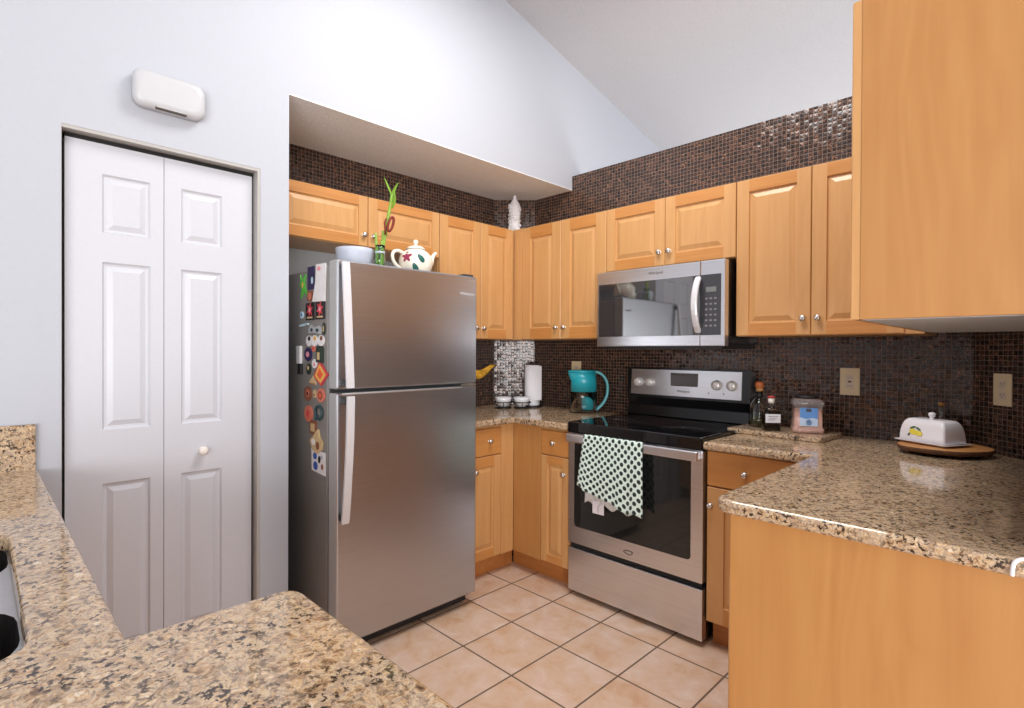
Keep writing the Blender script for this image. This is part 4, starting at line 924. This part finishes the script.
r = thing('magnet', 'dark teal ring-shaped magnet right of the coral round one', 'magnet', (0.655, YS, 0.99), GM)
MB().tube([(0.655+0.032*math.cos(2*PI*i/24), YS-0.006, 1.030+0.028*math.sin(2*PI*i/24)) for i in range(24)], 0.006, 8, closed=True).build('ring', 'mg_teal', r)
MB().box(0.612, 0.645, YS-0.006, YS, 0.996, 1.020, 0.002).build('base', 'mg_teal', r)
flat('magnet', 'brown framed square magnet above the beige shell cluster', 'magnet', rect(0.566, 0.628, 0.932, 0.990), 'mg_brown', 0.006, [('picture', rect(0.578, 0.616, 0.943, 0.978), 'mg_tan')])
flat('magnet', 'beige shell cluster magnet above the white and blue card', 'magnet', [(0.575, 0.905), (0.600, 0.868), (0.640, 0.852), (0.682, 0.872), (0.690, 0.905), (0.662, 0.925), (0.650, 0.958), (0.632, 0.945), (0.610, 0.925)], 'mg_tan', 0.010, [('pale_shell', ell(0.612, 0.900, 0.018, 0.014, 10), 'mg_white'), ('brown_shell', ell(0.655, 0.888, 0.016, 0.018, 10), 'mg_brown')])
flat('photo_card', 'white card with blue and dark patches lowest on the fridge side', 'card', [(0.580, 0.772), (0.712, 0.764), (0.708, 0.862), (0.576, 0.868)], 'mg_white', 0.002, [('blue_patch', ell(0.618, 0.796, 0.022, 0.019, 10), 'mg_blue'), ('blue_patch', ell(0.614, 0.838, 0.018, 0.015, 10), 'mg_blue'), ('dark_patch', ell(0.656, 0.828, 0.010, 0.016, 10), 'mg_black'), ('dark_patch', ell(0.684, 0.800, 0.008, 0.012, 10), 'mg_brown'), ('dark_patch', ell(0.680, 0.840, 0.008, 0.010, 10), 'mg_silver')])

# ---------------------------------------------------------------- far worktop
ZW = ZC1+0.0003
def paper_towel():
    c = Vector((0.320, -0.140, ZW))
    r = thing('paper_towel_roll', 'white paper towel roll standing upright in the far worktop corner', 'paper towel', c)
    MB().lathe([(0, 0), (0.072, 0), (0.074, 0.006), (0.070, 0.011), (0, 0.012)], c, 32).build('holder_base', 'black_plastic', r)
    MB().lathe([(0.020, 0.0125), (0.052, 0.0125), (0.053, 0.016), (0.053, 0.288), (0.052, 0.291), (0.020, 0.291), (0.020, 0.0125)], c, 40).build('roll', 'paper', r)
    MB().lathe([(0, 0.0122), (0.010, 0.0122), (0.010, 0.295), (0.014, 0.300), (0.013, 0.312), (0, 0.316)], c, 16).build('holder_rod', 'black_plastic', r)
    d = Vector((r2, r2, 0)); f = Vector((r2, -r2, 0))
    mb = MB(); k = 8; A = []
    for i in range(k+1):
        t = i/k; A.append(c+f*(0.0535-0.012*t*t)+d*(0.012+0.052*t))
    for p, q in zip(A, A[1:]): mb.face([p+Vector((0, 0, 0.02+0.03)), q+Vector((0, 0, 0.02+0.03)), q+Vector((0, 0, 0.282)), p+Vector((0, 0, 0.288))])
    o = mb.build('loose_sheet', 'paper', r); md = o.modifiers.new('thickness', 'SOLIDIFY'); md.thickness = 0.002
paper_towel()
M['white_glaze'] = plain('white_glaze', lin(232, 232, 236), 0.12, var=0.01)
def wire_stand():
    ce = [Vector((0.262, -0.362, ZW)), Vector((0.350, -0.274, ZW))]
    r = thing('wire_stand', 'low black wire stand holding two small white bowls in the far corner', 'stand', (ce[0]+ce[1])/2)
    for c in ce:
        MB().lathe([(0.0, 0), (0.050, 0), (0.052, 0.004), (0.050, 0.008), (0.046, 0.006), (0, 0.006)], c, 28).build('foot', 'black_plastic', r)
        MB().tube([c+Vector((0.060*math.cos(2*PI*i/28), 0.060*math.sin(2*PI*i/28), 0.044)) for i in range(28)], 0.0035, 6, closed=True).build('ring', 'black_plastic', r)
        for i in range(6):
            a = 2*PI*i/6+0.3; MB().tube([c+Vector((0.046*math.cos(a), 0.046*math.sin(a), 0.006)), c+Vector((0.058*math.cos(a), 0.058*math.sin(a), 0.03)), c+Vector((0.060*math.cos(a), 0.060*math.sin(a), 0.044))], 0.0022, 6).build('upright', 'black_plastic', r)
    MB().tube([ce[0]+Vector((0, 0, 0.07)).lerp(Vector((0, 0, 0.07)), 0)+Vector((0.04, 0.04, -0.026)), (ce[0]+ce[1])/2+Vector((0, 0, 0.105)), ce[1]+Vector((-0.04, -0.04, 0.044))], 0.003, 6).build('carry_handle', 'black_plastic', r)
    for c, lab in zip(ce, ('small white bowl in the left ring of the black wire stand', 'small white bowl in the right ring of the black wire stand')):
        b0 = c+Vector((0, 0, 0.012))
        o = MB().lathe([(0, 0), (0.024, 0), (0.028, 0.004), (0.050, 0.034), (0.056, 0.062), (0.054, 0.064), (0.048, 0.036), (0.026, 0.010), (0, 0.008)], b0, 28).build('bowl', 'white_glaze')
        for v in o.data.vertices: v.co -= b0
        o.location = b0; tag(o, lab, 'bowl', 'white bowls in the wire stand')
wire_stand()
M['banana'] = plain('banana_peel', lin(198, 148, 44), 0.5, var=0.4, scale=22)
M['banana_tip'] = plain('banana_tip', lin(70, 52, 28), 0.7)
def bananas():
    hook = Vector((0.25, -0.74, 1.285))
    r = thing('banana_bunch', 'ripe yellow banana bunch hanging at the edge of the refrigerator', 'bananas', hook)
    MB().tube([hook+Vector((0, 0, 0.0)), hook+Vector((0.004, 0.012, -0.022)), hook+Vector((0, 0.022, -0.036))], [0.010, 0.012, 0.014], 10).build('crown', 'banana_tip', r)
    for j, (dz, dx, ln) in enumerate(((0, 0, 1.0), (-0.026, 0.012, 0.95), (-0.010, -0.020, 0.9))):
        pts, rs = [], []
        for i in range(13):
            t = i/12; y = 0.018+0.285*t*ln; z = -0.036-0.098*math.sin(PI*min(1, t**0.75*0.80))+0.012*t+dz*(t if t < .5 else 1-t)*2
            pts.append(hook+Vector((dx*math.sin(PI*t), y, z+0.0))); rs.append(0.0175*(0.45+0.55*math.sin(PI*min(1, max(0, (t*1.05)))**0.8)) if t < 0.96 else 0.006)
        rs = [max(0.006, q) for q in rs]
        b = MB().tube(pts, rs, 9).build('banana', 'banana', r)
        MB().tube([pts[-1], pts[-1]+(pts[-1]-pts[-2]).normalized()*0.010], [0.0062, 0.0045], 8).build('tip', 'banana_tip', b)
    MB().tube([(0.25, -0.74, ZCB-0.001), (0.25, -0.74, 1.32), (0.25, -0.752, 1.303), (0.25, -0.744, 1.287), (0.25, -0.735, 1.293)], 0.0025, 8).build('hanging_hook', 'nickel', r)
bananas()
M['turquoise'] = plain('turquoise_plastic', lin(36, 158, 172), 0.28, var=0.02)
M['turq_clear'] = glass('turquoise_tint', (0.25, 0.82, 0.86), 0.05, 1.3)
M['clear_plastic'] = glass('clear_plastic', (0.96, 0.98, 0.98), 0.04, 1.3)
M['turq_handle'] = plain('aqua_handle', lin(104, 184, 190), 0.25, var=0.02)
def pitcher():
    c = Vector((0.785, -0.160, ZW)); r = thing('water_pitcher', 'turquoise and clear water filter pitcher by the range', 'pitcher', c)
    d = Vector((r2, r2, 0)); f = Vector((r2, -r2, 0))   # d: handle side (image right); f: toward the viewer
    def oval(z, a, b, sh=0.0, n=36, spout=0.0):
        out = []
        for i in range(n):
            t = 2*PI*i/n; q = a*math.cos(t)
            if math.cos(t) < -0.8 and spout: q -= spout*((-math.cos(t)-0.8)/0.2)
            out.append(c+d*(q+sh)+f*b*math.sin(t)+Vector((0, 0, z)))
        return out
    def loft(rings, cap0=True, cap1=True, smooth=True):
        mb = MB(); n = len(rings[0]); V = [[mb.bm.verts.new(p) for p in q] for q in rings]
        for A, B in zip(V, V[1:]):
            for i in range(n): mb.bm.faces.new((A[i], A[(i+1) % n], B[(i+1) % n], B[i])).smooth = smooth
        if cap0: mb.bm.faces.new(V[0][::-1])
        if cap1: mb.bm.faces.new(V[-1])
        bmesh.ops.recalc_face_normals(mb.bm, faces=mb.bm.faces[:]); return mb
    loft([oval(0, .078, .055), oval(.004, .084, .060), oval(.02, .086, .062), oval(.134, .082, .064), oval(.134, .0795, .0615), oval(.02, .083, .0595), oval(.008, .079, .056)]).build('jug', 'clear_plastic', r)
    loft([oval(.1345, .0825, .0645), oval(.20, .081, .065), oval(.252, .080, .066, -.004, spout=.016)]).build('reservoir', 'turquoise', r)
    loft([oval(.2525, .080, .066, -.004, spout=.016), oval(.262, .081, .067, -.004, spout=.017), oval(.268, .076, .060, -.002, spout=.012), oval(.271, .05, .04)]).build('lid', 'turquoise', r)
    mb = MB(); mb.lathe([(0, 0.018), (0.034, 0.018), (0.038, 0.026), (0.040, 0.131), (0, 0.131)], c+d*0.026, 24); mb.build('filter_cartridge', 'turquoise', r)
    pts = [c+d*q+Vector((0, 0, z)) for q, z in ((0.066, 0.260), (0.098, 0.254), (0.128, 0.232), (0.148, 0.194), (0.153, 0.146), (0.146, 0.100), (0.124, 0.058), (0.096, 0.030), (0.078, 0.016))]
    for _ in range(2):
        n = [pts[0]]
        for a, b in zip(pts, pts[1:]): n += [a.lerp(b, .25), a.lerp(b, .75)]
        pts = n+[pts[-1]]
    MB().tube(pts, 0.012, 10, flat=(1.3, 0.8)).build('handle', 'turq_handle', r)
pitcher()

# ---------------------------------------------------------------- right worktop
def serving_slab():
    th = math.radians(-4); cx, cy = 1.985, -0.190
    def P(x, y): return (cx+x*math.cos(th)-y*math.sin(th), cy+x*math.sin(th)+y*math.cos(th))
    mb = MB(); pl = []
    for (x, y, a) in ((0.212, 0.132, 0), (-0.212, 0.132, 90), (-0.212, -0.132, 180), (0.212, -0.132, 270)):
        q = 0.014; pl += [P(px, py) for px, py in arc(x-q*(1 if x > 0 else -1), y-q*(1 if y > 0 else -1), q, a, a+90, 4)]
    o = mb.prism(pl, ZW, ZW+0.022, 0.005, 2).build('serving_slab', 'granite')
    for v in o.data.vertices: v.co -= Vector((cx, cy, ZW))
    o.location = (cx, cy, ZW); tag(o, 'small rectangular granite slab under the bottles and salt jar', 'serving board')
serving_slab()
ZB = ZW+0.0223
M['cork'] = plain('cork', lin(196, 142, 84), 0.8, var=0.12, scale=90)
M['cork_top'] = plain('wooden_stopper_top', lin(186, 102, 50), 0.5, var=0.1)
M['oil'] = glass('green_oil', (0.32, 0.36, 0.05), 0.02, 1.45); M['dark_liquid'] = plain('dark_liquid', lin(34, 22, 14), 0.1)
M['black_band'] = plain('black_neck_band', lin(22, 22, 22), 0.4)
M['bottle_label'] = plain('white_bottle_label', lin(222, 224, 232), 0.6)
M['red_wax'] = plain('red_stopper_rim', lin(160, 50, 44), 0.5)
def big_bottle():
    c = Vector((1.862, -0.150, ZB)); r = thing('glass_bottle', 'squat clear glass bottle with cork stopper on the granite slab, larger of two', 'bottle', c)
    o = [(0, 0), (0.047, 0), (0.050, 0.004), (0.051, 0.03), (0.047, 0.085), (0.039, 0.116), (0.026, 0.133), (0.015, 0.142), (0.0135, 0.165), (0.016, 0.168), (0.016, 0.173)]
    i = [(0.0115, 0.173), (0.0105, 0.145), (0.022, 0.131), (0.036, 0.113), (0.044, 0.083), (0.048, 0.03), (0.046, 0.009), (0, 0.008)]
    MB().lathe(o+i, c, 36).build('bottle_body', 'glass', r)
    MB().lathe([(0, 0.009), (0.0455, 0.010), (0.0474, 0.03), (0.0473, 0.034), (0, 0.034)], c, 32).build('contents', 'oil', r)
    MB().lathe([(0.0145, 0.143), (0.0165, 0.143), (0.0165, 0.162), (0.0145, 0.162)], c, 24).build('neck_band', 'black_band', r)
    k = MB().lathe([(0, 0.172), (0.0115, 0.172), (0.013, 0.174), (0.0165, 0.176), (0.0165, 0.192), (0, 0.192)], c, 20).build('stopper', 'cork', r)
    MB().lathe([(0, 0.1922), (0.0195, 0.1922), (0.021, 0.196), (0.021, 0.212), (0.017, 0.220), (0, 0.222)], c, 20).build('stopper_top', 'cork_top', r)
big_bottle()
def small_bottle():
    c = Vector((1.957, -0.262, ZB)); a = math.radians(38)
    r = thing('glass_bottle', 'small dark bottle with white label and pale stopper on the granite slab', 'bottle', c)
    def P(x, y, z): return c+Vector((x*math.cos(a)-y*math.sin(a), x*math.sin(a)+y*math.cos(a), z))
    def rloft(lv, n=5):
        mb = MB(); R = []
        for hx, hy, q, z in lv:
            R.append([mb.bm.verts.new(P(x, y, z)) for x, y in arc(hx-q, hy-q, q, 0, 90, n)+arc(-hx+q, hy-q, q, 90, 180, n)+arc(-hx+q, -hy+q, q, 180, 270, n)+arc(hx-q, -hy+q, q, 270, 360, n)])
        k = len(R[0])
        for A, B in zip(R, R[1:]):
            for i in range(k): mb.bm.faces.new((A[i], A[(i+1) % k], B[(i+1) % k], B[i])).smooth = True
        mb.bm.faces.new(R[0][::-1]); mb.bm.faces.new(R[-1]); bmesh.ops.recalc_face_normals(mb.bm, faces=mb.bm.faces[:]); return mb
    rloft([(.034, .022, .008, 0), (.036, .024, .010, .004), (.036, .024, .010, .085), (.028, .018, .010, .098), (.010, .010, .0098, .108), (.0095, .0095, .0094, .122), (.0115, .0115, .0114, .124), (.0115, .0115, .0114, .128)]).build('bottle_body', 'glass', r)
    rloft([(.032, .020, .008, .006), (.032, .020, .008, .082), (.02, .012, .008, .092)]).build('contents', 'dark_liquid', r)
    mb = MB()
    pts = [(-.037, -.012), (-.037, -.0245), (.037, -.0245), (.037, -.012)]; th = 0.0007
    mb.face([P(-.033, -.0248, .040), P(.033, -.0248, .040), P(.033, -.0248, .080), P(-.033, -.0248, .080)])
    mb.face([P(-.033, -.0243, .080), P(.033, -.0243, .080), P(.033, -.0243, .040), P(-.033, -.0243, .040)])
    lb = mb.build('front_label', 'bottle_label', r)
    mb = MB()
    for k, (w0, w1, zz) in enumerate(((-.022, .022, .068), (-.018, .016, .060), (-.024, .010, .052))): mb.face([P(w0, -.02495, zz), P(w1, -.02495, zz), P(w1, -.02495, zz+.0025), P(w0, -.02495, zz+.0025)])
    mb.build('label_print', 'print_dark', lb)
    MB().lathe([(0.0085, 0.128), (0.0105, 0.1285), (0.0130, 0.131), (0.0145, 0.152), (0, 0.152)], c, 20).build('stopper', 'knob_white', r)
    MB().lathe([(0.0145, 0.1522), (0.0165, 0.153), (0.0165, 0.160), (0.012, 0.163), (0, 0.164)], c, 20).build('stopper_top', 'red_wax', r)
small_bottle()
M['pink_salt'] = plain('pink_salt', lin(232, 178, 156), 0.8, var=0.06, scale=160, bump=0.3)
M['jar_plastic'] = glass('jar_plastic', (0.96, 0.90, 0.90), 0.10, 1.3); M['jar_plastic'].node_tree.nodes['Principled BSDF'].inputs['Transmission Weight'].default_value = 0.86
M['label_blue'] = plain('blue_label', lin(92, 148, 218), 0.5, var=0.03); M['label_pale'] = plain('pale_blue_label', lin(190, 212, 240), 0.5, var=0.03)
def salt_jar():
    c = Vector((2.085, -0.180, ZB)); a = math.radians(24)
    r = thing('salt_jar', 'square clear plastic jar of pink salt with blue label and black lid', 'jar', c)
    def P(x, y, z): return c+Vector((x*math.cos(a)-y*math.sin(a), x*math.sin(a)+y*math.cos(a), z))
    def rloft(lv, n=5, cap=True):
        mb = MB(); R = []
        for h, q, z in lv:
            R.append([mb.bm.verts.new(P(x, y, z)) for x, y in arc(h-q, h-q, q, 0, 90, n)+arc(-h+q, h-q, q, 90, 180, n)+arc(-h+q, -h+q, q, 180, 270, n)+arc(h-q, -h+q, q, 270, 360, n)])
        k = len(R[0])
        for A, B in zip(R, R[1:]):
            for i in range(k): mb.bm.faces.new((A[i], A[(i+1) % k], B[(i+1) % k], B[i])).smooth = True
        mb.bm.faces.new(R[0][::-1]); mb.bm.faces.new(R[-1]); bmesh.ops.recalc_face_normals(mb.bm, faces=mb.bm.faces[:]); return mb
    rloft([(.058, .012, 0), (.063, .014, .005), (.063, .014, .022), (.057, .014, .030), (.057, .014, .118), (.063, .014, .126), (.063, .014, .143), (.054, .018, .152), (.044, .038, .156)]).build('jar_body', 'jar_plastic', r)
    rloft([(.056, .012, .003), (.060, .013, .008), (.060, .013, .021), (.0545, .013, .029), (.0545, .013, .112)]).build('salt', 'pink_salt', r)
    mb = MB(); L = -0.0577
    mb.face([P(-.036, L, .034), P(.036, L, .034), P(.036, L, .116), P(-.036, L, .116)]); mb.face([P(-.036, L+.0006, .116), P(.036, L+.0006, .116), P(.036, L+.0006, .034), P(-.036, L+.0006, .034)])
    lb = mb.build('front_label', 'label_blue', r)
    def dec(nm, mt, pts):
        mb = MB(); mb.face([P(x, L-.0004, z) for x, z in pts]); mb.build(nm, mt, lb)
    dec('label_picture', 'label_pale', [(-.036, .034), (.036, .034), (.036, .066), (.018, .072), (-.012, .066), (-.036, .074)])
    dec('label_badge', 'black_band', rect(-.010, .010, .098, .112))
    dec('label_crystal', 'label_blue', [(-.010, .040), (.008, .038), (.014, .052), (.002, .066), (-.012, .056)])
    mb = MB(); mb.lathe([(0.0, .1565), (0.046, .1565), (0.049, .159), (0.049, .167), (0.046, .170), (0, .170)], c, 36); mb.build('lid', 'black_plastic', r)
salt_jar()
M['wood_slice'] = wood('wood_slice', lin(176, 112, 58), lin(206, 148, 88), 'x', 0.5); M['bark'] = plain('bark', lin(92, 58, 34), 0.85, var=0.35, scale=40, bump=1.0)
def wood_slice():
    c = Vector((2.590, -0.242, 0)); n = 56; rnd = random.Random(5); d = Vector((r2, r2, 0)); f = Vector((r2, -r2, 0))
    ph = [rnd.random()*6 for _ in range(4)]
    def R(s, z): 
        out = []
        for i in range(n):
            t = 2*PI*i/n; k = s*(1+0.018*math.sin(3*t+ph[0])+0.012*math.sin(5*t+ph[1])+0.008*math.sin(9*t+ph[2]))
            out.append(c+d*0.157*k*math.cos(t)+f*0.132*k*math.sin(t)+Vector((0, 0, z)))
        return out
    z0 = ZW+0.012
    r = thing('wood_slice_board', 'oval wood slice board with bark edge under the white butter dish', 'board', (c.x, c.y, ZW))
    mb = MB()
    def quads(A, B):
        for i in range(n): mb.face([A[i], A[(i+1) % n], B[(i+1) % n], B[i]])
    rings = [R(.93, z0), R(.985, z0+.004), R(1.0, z0+.012), R(.985, z0+.0185)]
    mb.mi = 1; mb.face(rings[0][::-1])
    for A, B in zip(rings, rings[1:]): quads(A, B)
    mb.mi = 0; top = R(.955, z0+.0195); quads(rings[-1], top); mb.face(top)
    bmesh.ops.remove_doubles(mb.bm, verts=mb.bm.verts[:], dist=1e-5); bmesh.ops.recalc_face_normals(mb.bm, faces=mb.bm.faces[:])
    mb.build('slice', ('wood_slice', 'bark'), r)
    for (u, v) in ((-.10, -.03), (.10, -.03), (-.02, .085), (.03, -.085)):
        p = c+d*u+f*v; MB().lathe([(0, ZW), (0.016, ZW), (0.018, ZW+.004), (0.018, z0+.001), (0, z0+.001)], p, 14).build('foot', 'bark', r)
    return z0+0.0195
ZBD = wood_slice()+0.0004
M['china'] = plain('white_china', lin(238, 234, 238), 0.14, var=0.01)
M['lemon'] = plain('painted_lemon', lin(232, 214, 60), 0.25); M['lemon_leaf'] = plain('painted_lemon_leaf', lin(62, 92, 50), 0.3)
def butter_dish():
    c = Vector((2.549, -0.228, ZBD)); a = math.radians(-28)
    r = thing('butter_dish', 'white china butter dish with lemon motif on the wood slice', 'butter dish', c)
    def P(x, y, z): return c+Vector((x*math.cos(a)-y*math.sin(a), x*math.sin(a)+y*math.cos(a), z))
    def ring(hx, hy, q, z, n=6): return [P(x, y, z) for x, y in arc(hx-q, hy-q, q, 0, 90, n)+arc(-hx+q, hy-q, q, 90, 180, n)+arc(-hx+q, -hy+q, q, 180, 270, n)+arc(hx-q, -hy+q, q, 270, 360, n)]
    def loft(lv):
        mb = MB(); R = [[mb.bm.verts.new(p) for p in ring(*q)] for q in lv]; k = len(R[0])
        for A, B in zip(R, R[1:]):
            for i in range(k): mb.bm.faces.new((A[i], A[(i+1) % k], B[(i+1) % k], B[i])).smooth = True
        mb.bm.faces.new(R[0][::-1]); mb.bm.faces.new(R[-1]); bmesh.ops.recalc_face_normals(mb.bm, faces=mb.bm.faces[:]); return mb
    loft([(.082, .054, .012, 0), (.087, .059, .014, .003), (.103, .073, .016, .009), (.104, .074, .016, .011), (.100, .070, .016, .0115), (.087, .057, .014, .007)]).build('tray', 'china', r)
    H = 0.086
    lv = []
    for i in range(10):
        t = i/9*PI/2*0.97; k = math.cos(t)**0.55; lv.append((.050+.038*k, .020+.040*k, .008+.004*(1-k), .0118+H*math.sin(t)**1.05))
    dm = loft([(.086, .058, .010, .010)]+lv).build('dome', 'china', r)
    tz = .0118+H
    MB().lathe([(0.012, tz-.006), (0.0075, tz+.001), (0.007, tz+.006), (0.012, tz+.013), (0.013, tz+.020), (0.008, tz+.025), (0, tz+.026)], c, 20).build('dome_knob', 'china', dm)
    def patch(nm, mt, cx, cz, rx, rz, rot=0, lift=0.0012):
        mb = MB(); n = 14; p = []
        for i in range(n):
            t = 2*PI*i/n; u, v = rx*math.cos(t), rz*math.sin(t); p.append((cx+u*math.cos(rot)-v*math.sin(rot), cz+u*math.sin(rot)+v*math.cos(rot)))
        def yy(z):
            s = min(1, max(0, (z-.0118)/H))**(1/1.05); k = math.cos(math.asin(s))**0.55; return -(.020+.040*k)-lift
        ctr = P(cx, yy(cz), cz)
        for A, B in zip(p, p[1:]+p[:1]): mb.face([ctr, P(A[0], yy(A[1]), A[1]), P(B[0], yy(B[1]), B[1])])
        mb.build(nm, mt, dm)
    patch('painted_lemon', 'lemon', -.030, .046, .016, .011, -.25, 0.0016); patch('painted_lemon', 'lemon', -.008, .042, .015, .010, -.1, 0.0022)
    patch('painted_leaf', 'lemon_leaf', -.034, .062, .012, .004, .4); patch('painted_leaf', 'lemon_leaf', -.012, .059, .012, .004, -.5); patch('painted_leaf', 'lemon_leaf', -.046, .034, .007, .004, 1.0)
butter_dish()
def slim_bottle():
    c = Vector((2.560, -0.075, ZW)); r = thing('slim_bottle', 'slim clear glass bottle with tan stopper behind the butter dish', 'bottle', c)
    MB().lathe([(0, 0), (0.026, 0), (0.029, 0.004), (0.029, 0.075), (0.020, 0.095), (0.010, 0.112), (0.009, 0.165), (0.011, 0.167), (0.011, 0.172), (0.008, 0.172), (0.0065, 0.165), (0.0075, 0.113), (0.017, 0.094), (0.026, 0.074), (0.026, 0.008), (0, 0.007)], c, 24).build('bottle_body', 'glass', r)
    MB().lathe([(0, 0.166), (0.007, 0.166), (0.0075, 0.173), (0.0115, 0.1735), (0.0115, 0.184), (0, 0.186)], c, 16).build('stopper', 'cork', r)
slim_bottle()
M['cord_white'] = plain('white_cord', lin(232, 232, 234), 0.4, var=0.01)
def cord():
    z = ZC1+0.0045
    pts = [(2.878, -1.440, z), (2.872, -1.470, z), (2.862, -1.485, z), (2.850, -1.4955, z-0.0005), (2.838, -1.501, z-0.004), (2.832, -1.5035, z-0.012), (2.8305, -1.5045, z-0.024), (2.830, -1.5042, z-0.036)]
    p = [Vector(q) for q in pts]
    for _ in range(2):
        n = [p[0]]
        for a, b in zip(p, p[1:]): n += [a.lerp(b, .25), a.lerp(b, .75)]
        p = n+[p[-1]]
    c0 = p[0].copy()
    o = MB().tube(p, 0.0036, 10).build('cord', 'cord_white')
    for v in o.data.vertices: v.co -= c0
    o.location = c0; tag(o, 'white cord draped over the front edge of the right worktop', 'cord')
cord()
